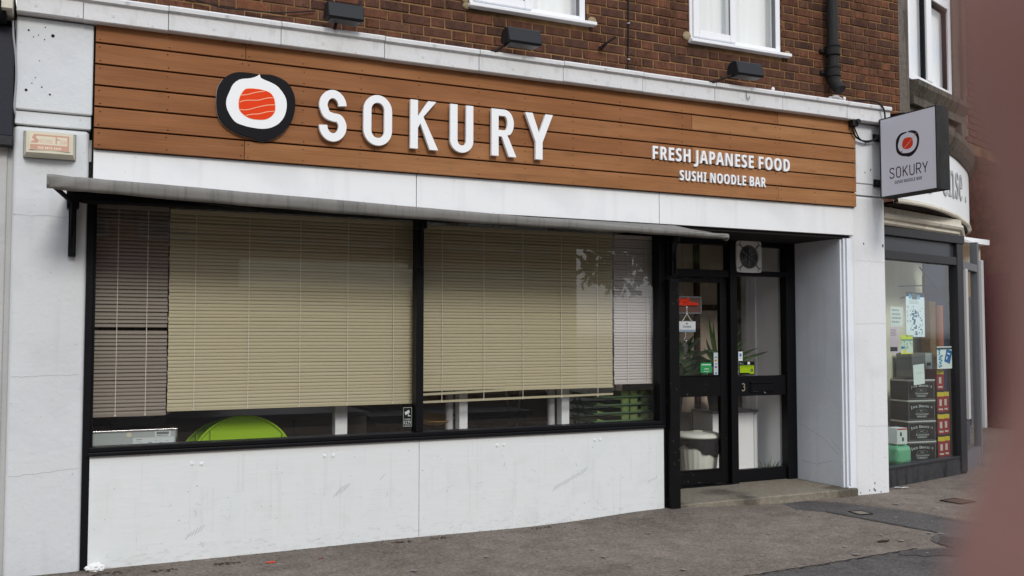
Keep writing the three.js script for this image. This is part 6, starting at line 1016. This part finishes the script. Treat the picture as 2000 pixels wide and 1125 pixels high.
// ================================================================ ON THE PAVEMENT
{
  const r = rng(44);
  { const g = new THREE.IcosahedronGeometry(0.036, 4), p = g.attributes.position; for (let i = 0; i < p.count; i++) { const x = p.getX(i) * 30, y = p.getY(i) * 30, z = p.getZ(i) * 30, k = 0.7 + 0.75 * fbm(x * 0.25 + 3, y * 0.3 + z * 0.2 + 3, 50, 50, 3, 71); p.setXYZ(i, p.getX(i) * k * 1.35, Math.max(-0.02, p.getY(i) * k * 0.75), p.getZ(i) * k); } const f = flat(g); f.computeVertexNormals(); solo('crumpled_tissue', f.translate(0.235, 0.022, 0.05), M.tissue, 'crumpled white tissue on the pavement at the foot of the left pillar', 'litter', [0.235, 0, 0.05]); }
  solo('red_scrap', bx(1.225, 1.285, 0.002, 0.009, 0.285, 0.305, 0.003), M.redPlastic, 'bright red scrap on the pavement in front of the white riser wall', 'litter', [1.25, 0.002, 0.295]);
  { const g = new THREE.PlaneGeometry(0.13, 0.03, 8, 2).rotateX(-Math.PI / 2), p = g.attributes.position; for (let i = 0; i < p.count; i++) p.setY(i, 0.006 * Math.abs(Math.sin(p.getX(i) * 40))); g.computeVertexNormals(); solo('paper_scrap', flat(g.rotateY(-0.5).translate(7.22, 0.009, -0.1)), std({ color: lin(0.75, 0.75, 0.73), roughness: 0.9, side: THREE.DoubleSide }), 'white paper strip on the pavement below the corner shop window', 'litter', [7.22, 0.003, -0.1]); }
  solo('pebble', flat(new THREE.IcosahedronGeometry(0.013, 1)).translate(6.46, 0.079, 0.0), M.tissue, 'white pebble on the right end of the doorstep', 'pebble', [6.46, 0.07, 0.0]);
  solo('dead_leaf', flat(new THREE.SphereGeometry(0.03, 8, 6).scale(1.9, 0.15, 0.8)).translate(5.26, 0.006, 1.52), M.rust, 'dark dead leaf on the pavement near the tar patches', 'leaf', [5.26, 0, 1.52]);
  solo('red_scrap', bx(1.555, 1.585, 0.002, 0.006, 0.32, 0.335, 0.002), std({ color: lin(0.2, 0.04, 0.02), roughness: 0.7 }), 'small dark red scrap on the pavement right of the bright one', 'litter', [1.57, 0.002, 0.327]);
  const cover = (label, x, z, w, d, a, mat) => { const s = turned('utility_cover', label, 'cover', [x, 0.004, z], a); part('frame', merge([bx(-w / 2, w / 2, 0, 0.006, -d / 2, -d / 2 + 0.012), bx(-w / 2, w / 2, 0, 0.006, d / 2 - 0.012, d / 2), bx(-w / 2, -w / 2 + 0.012, 0, 0.0055, -d / 2 + 0.012, d / 2 - 0.012), bx(w / 2 - 0.012, w / 2, 0, 0.0055, -d / 2 + 0.012, d / 2 - 0.012)]), M.blackMatt, s); part('lid', bx(-w / 2 + 0.014, w / 2 - 0.014, -0.001, 0.0045, -d / 2 + 0.014, d / 2 - 0.014), mat, s); };
  cover('small rectangular cover set in the dark tar strip by the doorway', 5.92, 0.665, 0.125, 0.15, -0.15, M.concrete);
  cover('rusty iron cover in the pavement in front of the corner shop', 7.1, 0.62, 0.22, 0.2, 0.1, std({ color: lin(0.09, 0.06, 0.045), roughness: 0.9 }));
}

// ================================================================ THE PHOTOGRAPHER'S HAND, a finger close to the lens
{
  const R = new THREE.Vector3().crossVectors(FWD, new THREE.Vector3(0, 1, 0)).normalize(), U = new THREE.Vector3().crossVectors(R, FWD);
  // joints in metres right of, above and in front of the lens
  const bones = [];
  const chain = (...j) => { for (let i = 0; i < j.length - 1; i++) bones.push([j[i], j[i + 1]]); };
  chain([.115, -.135, -.03, .027], [.09, -.075, -.006, .028]);
  for (const k of [[.083, -.03, .012, .013], [.085, -.05, .01, .014], [.08, -.068, .006, .013], [.072, -.083, .0, .012]]) chain([.09, -.075, -.006, .026], k);
  chain([.083, -.03, .012, .0125], [.0405, -.0275, .04, .0102], [.0298, -.0168, .0425, .0097], [.0299, .0012, .042, .0073], [.0286, .0125, .0418, .0085], [.0292, .021, .0416, .0072]);
  chain([.085, -.05, .01, .012], [.055, -.05, .032, .0105], [.03, -.047, .03, .0092], [.012, -.045, .02, .0082]);
  chain([.08, -.068, .006, .0115], [.05, -.063, .026, .0098], [.028, -.058, .024, .0087], [.012, -.054, .015, .0078]);
  chain([.072, -.083, .0, .0105], [.048, -.076, .016, .0086], [.03, -.07, .016, .0076], [.018, -.066, .009, .007]);
  chain([.085, -.07, -.018, .017], [.055, -.03, -.024, .0135], [.03, -.012, -.021, .011], [.008, -.006, -.018, .009]);
  const N = 72, c = [.064, -.058, .004], half = .092, mc = new MarchingCubes(N, new THREE.MeshBasicMaterial(), false, false, 400000);
  mc.isolation = 0;
  const f = mc.field, k = 0.006;
  for (let z = 0; z < N; z++) for (let y = 0; y < N; y++) for (let x = 0; x < N; x++) {
    const p = [c[0] + (x / N * 2 - 1) * half, c[1] + (y / N * 2 - 1) * half, c[2] + (z / N * 2 - 1) * half]; let d = 1;
    for (const [a, b] of bones) {
      const bx_ = b[0] - a[0], by = b[1] - a[1], bz = b[2] - a[2], t = clamp(((p[0] - a[0]) * bx_ + (p[1] - a[1]) * by + (p[2] - a[2]) * bz) / (bx_ * bx_ + by * by + bz * bz), 0, 1);
      const q = Math.hypot(p[0] - a[0] - bx_ * t, p[1] - a[1] - by * t, p[2] - a[2] - bz * t) - (a[3] + (b[3] - a[3]) * t);
      const h = Math.max(k - Math.abs(d - q), 0) / k; d = Math.min(d, q) - h * h * k * 0.25;
    }
    f[x + y * N + z * N * N] = -d;
  }
  mc.update();
  const n = mc.count, P = new Float32Array(n * 3), Q = new Float32Array(n * 3), uv = new Float32Array(n * 2);
  for (let i = 0; i < n; i++) {
    const v = [0, 1, 2].map((a) => c[a] + mc.positionArray[i * 3 + a] * half), m = [0, 1, 2].map((a) => mc.normalArray[i * 3 + a]);
    const w = R.clone().multiplyScalar(v[0]).addScaledVector(U, v[1]).addScaledVector(FWD, v[2]), nn = R.clone().multiplyScalar(m[0]).addScaledVector(U, m[1]).addScaledVector(FWD, m[2]).normalize();
    P.set([w.x, w.y, w.z], i * 3); Q.set([nn.x, nn.y, nn.z], i * 3); uv.set([v[0] * 20, v[1] * 20], i * 2);
  }
  const g = new THREE.BufferGeometry(); g.setAttribute('position', new THREE.BufferAttribute(P, 3)); g.setAttribute('uv', new THREE.BufferAttribute(uv, 2));
  g.deleteAttribute('uv'); const hand = mergeVertices(g, 1e-6); hand.computeVertexNormals();
  const hv = hand.attributes.position, huv = new Float32Array(hv.count * 2); for (let i = 0; i < hv.count; i++) huv.set([hv.getX(i) * 20, hv.getY(i) * 20], i * 2); hand.setAttribute('uv', new THREE.BufferAttribute(huv, 2));
  const s = new THREE.Mesh(hand, M.skin); s.name = numbered('hand'); s.position.copy(EYE).addScaledVector(R, 0.0015); s.castShadow = s.receiveShadow = true; scene.add(s);
  info(s, 'blurred hand of the photographer with one finger over the right edge of the view', 'hand');
}
renderer.render(scene, camera);
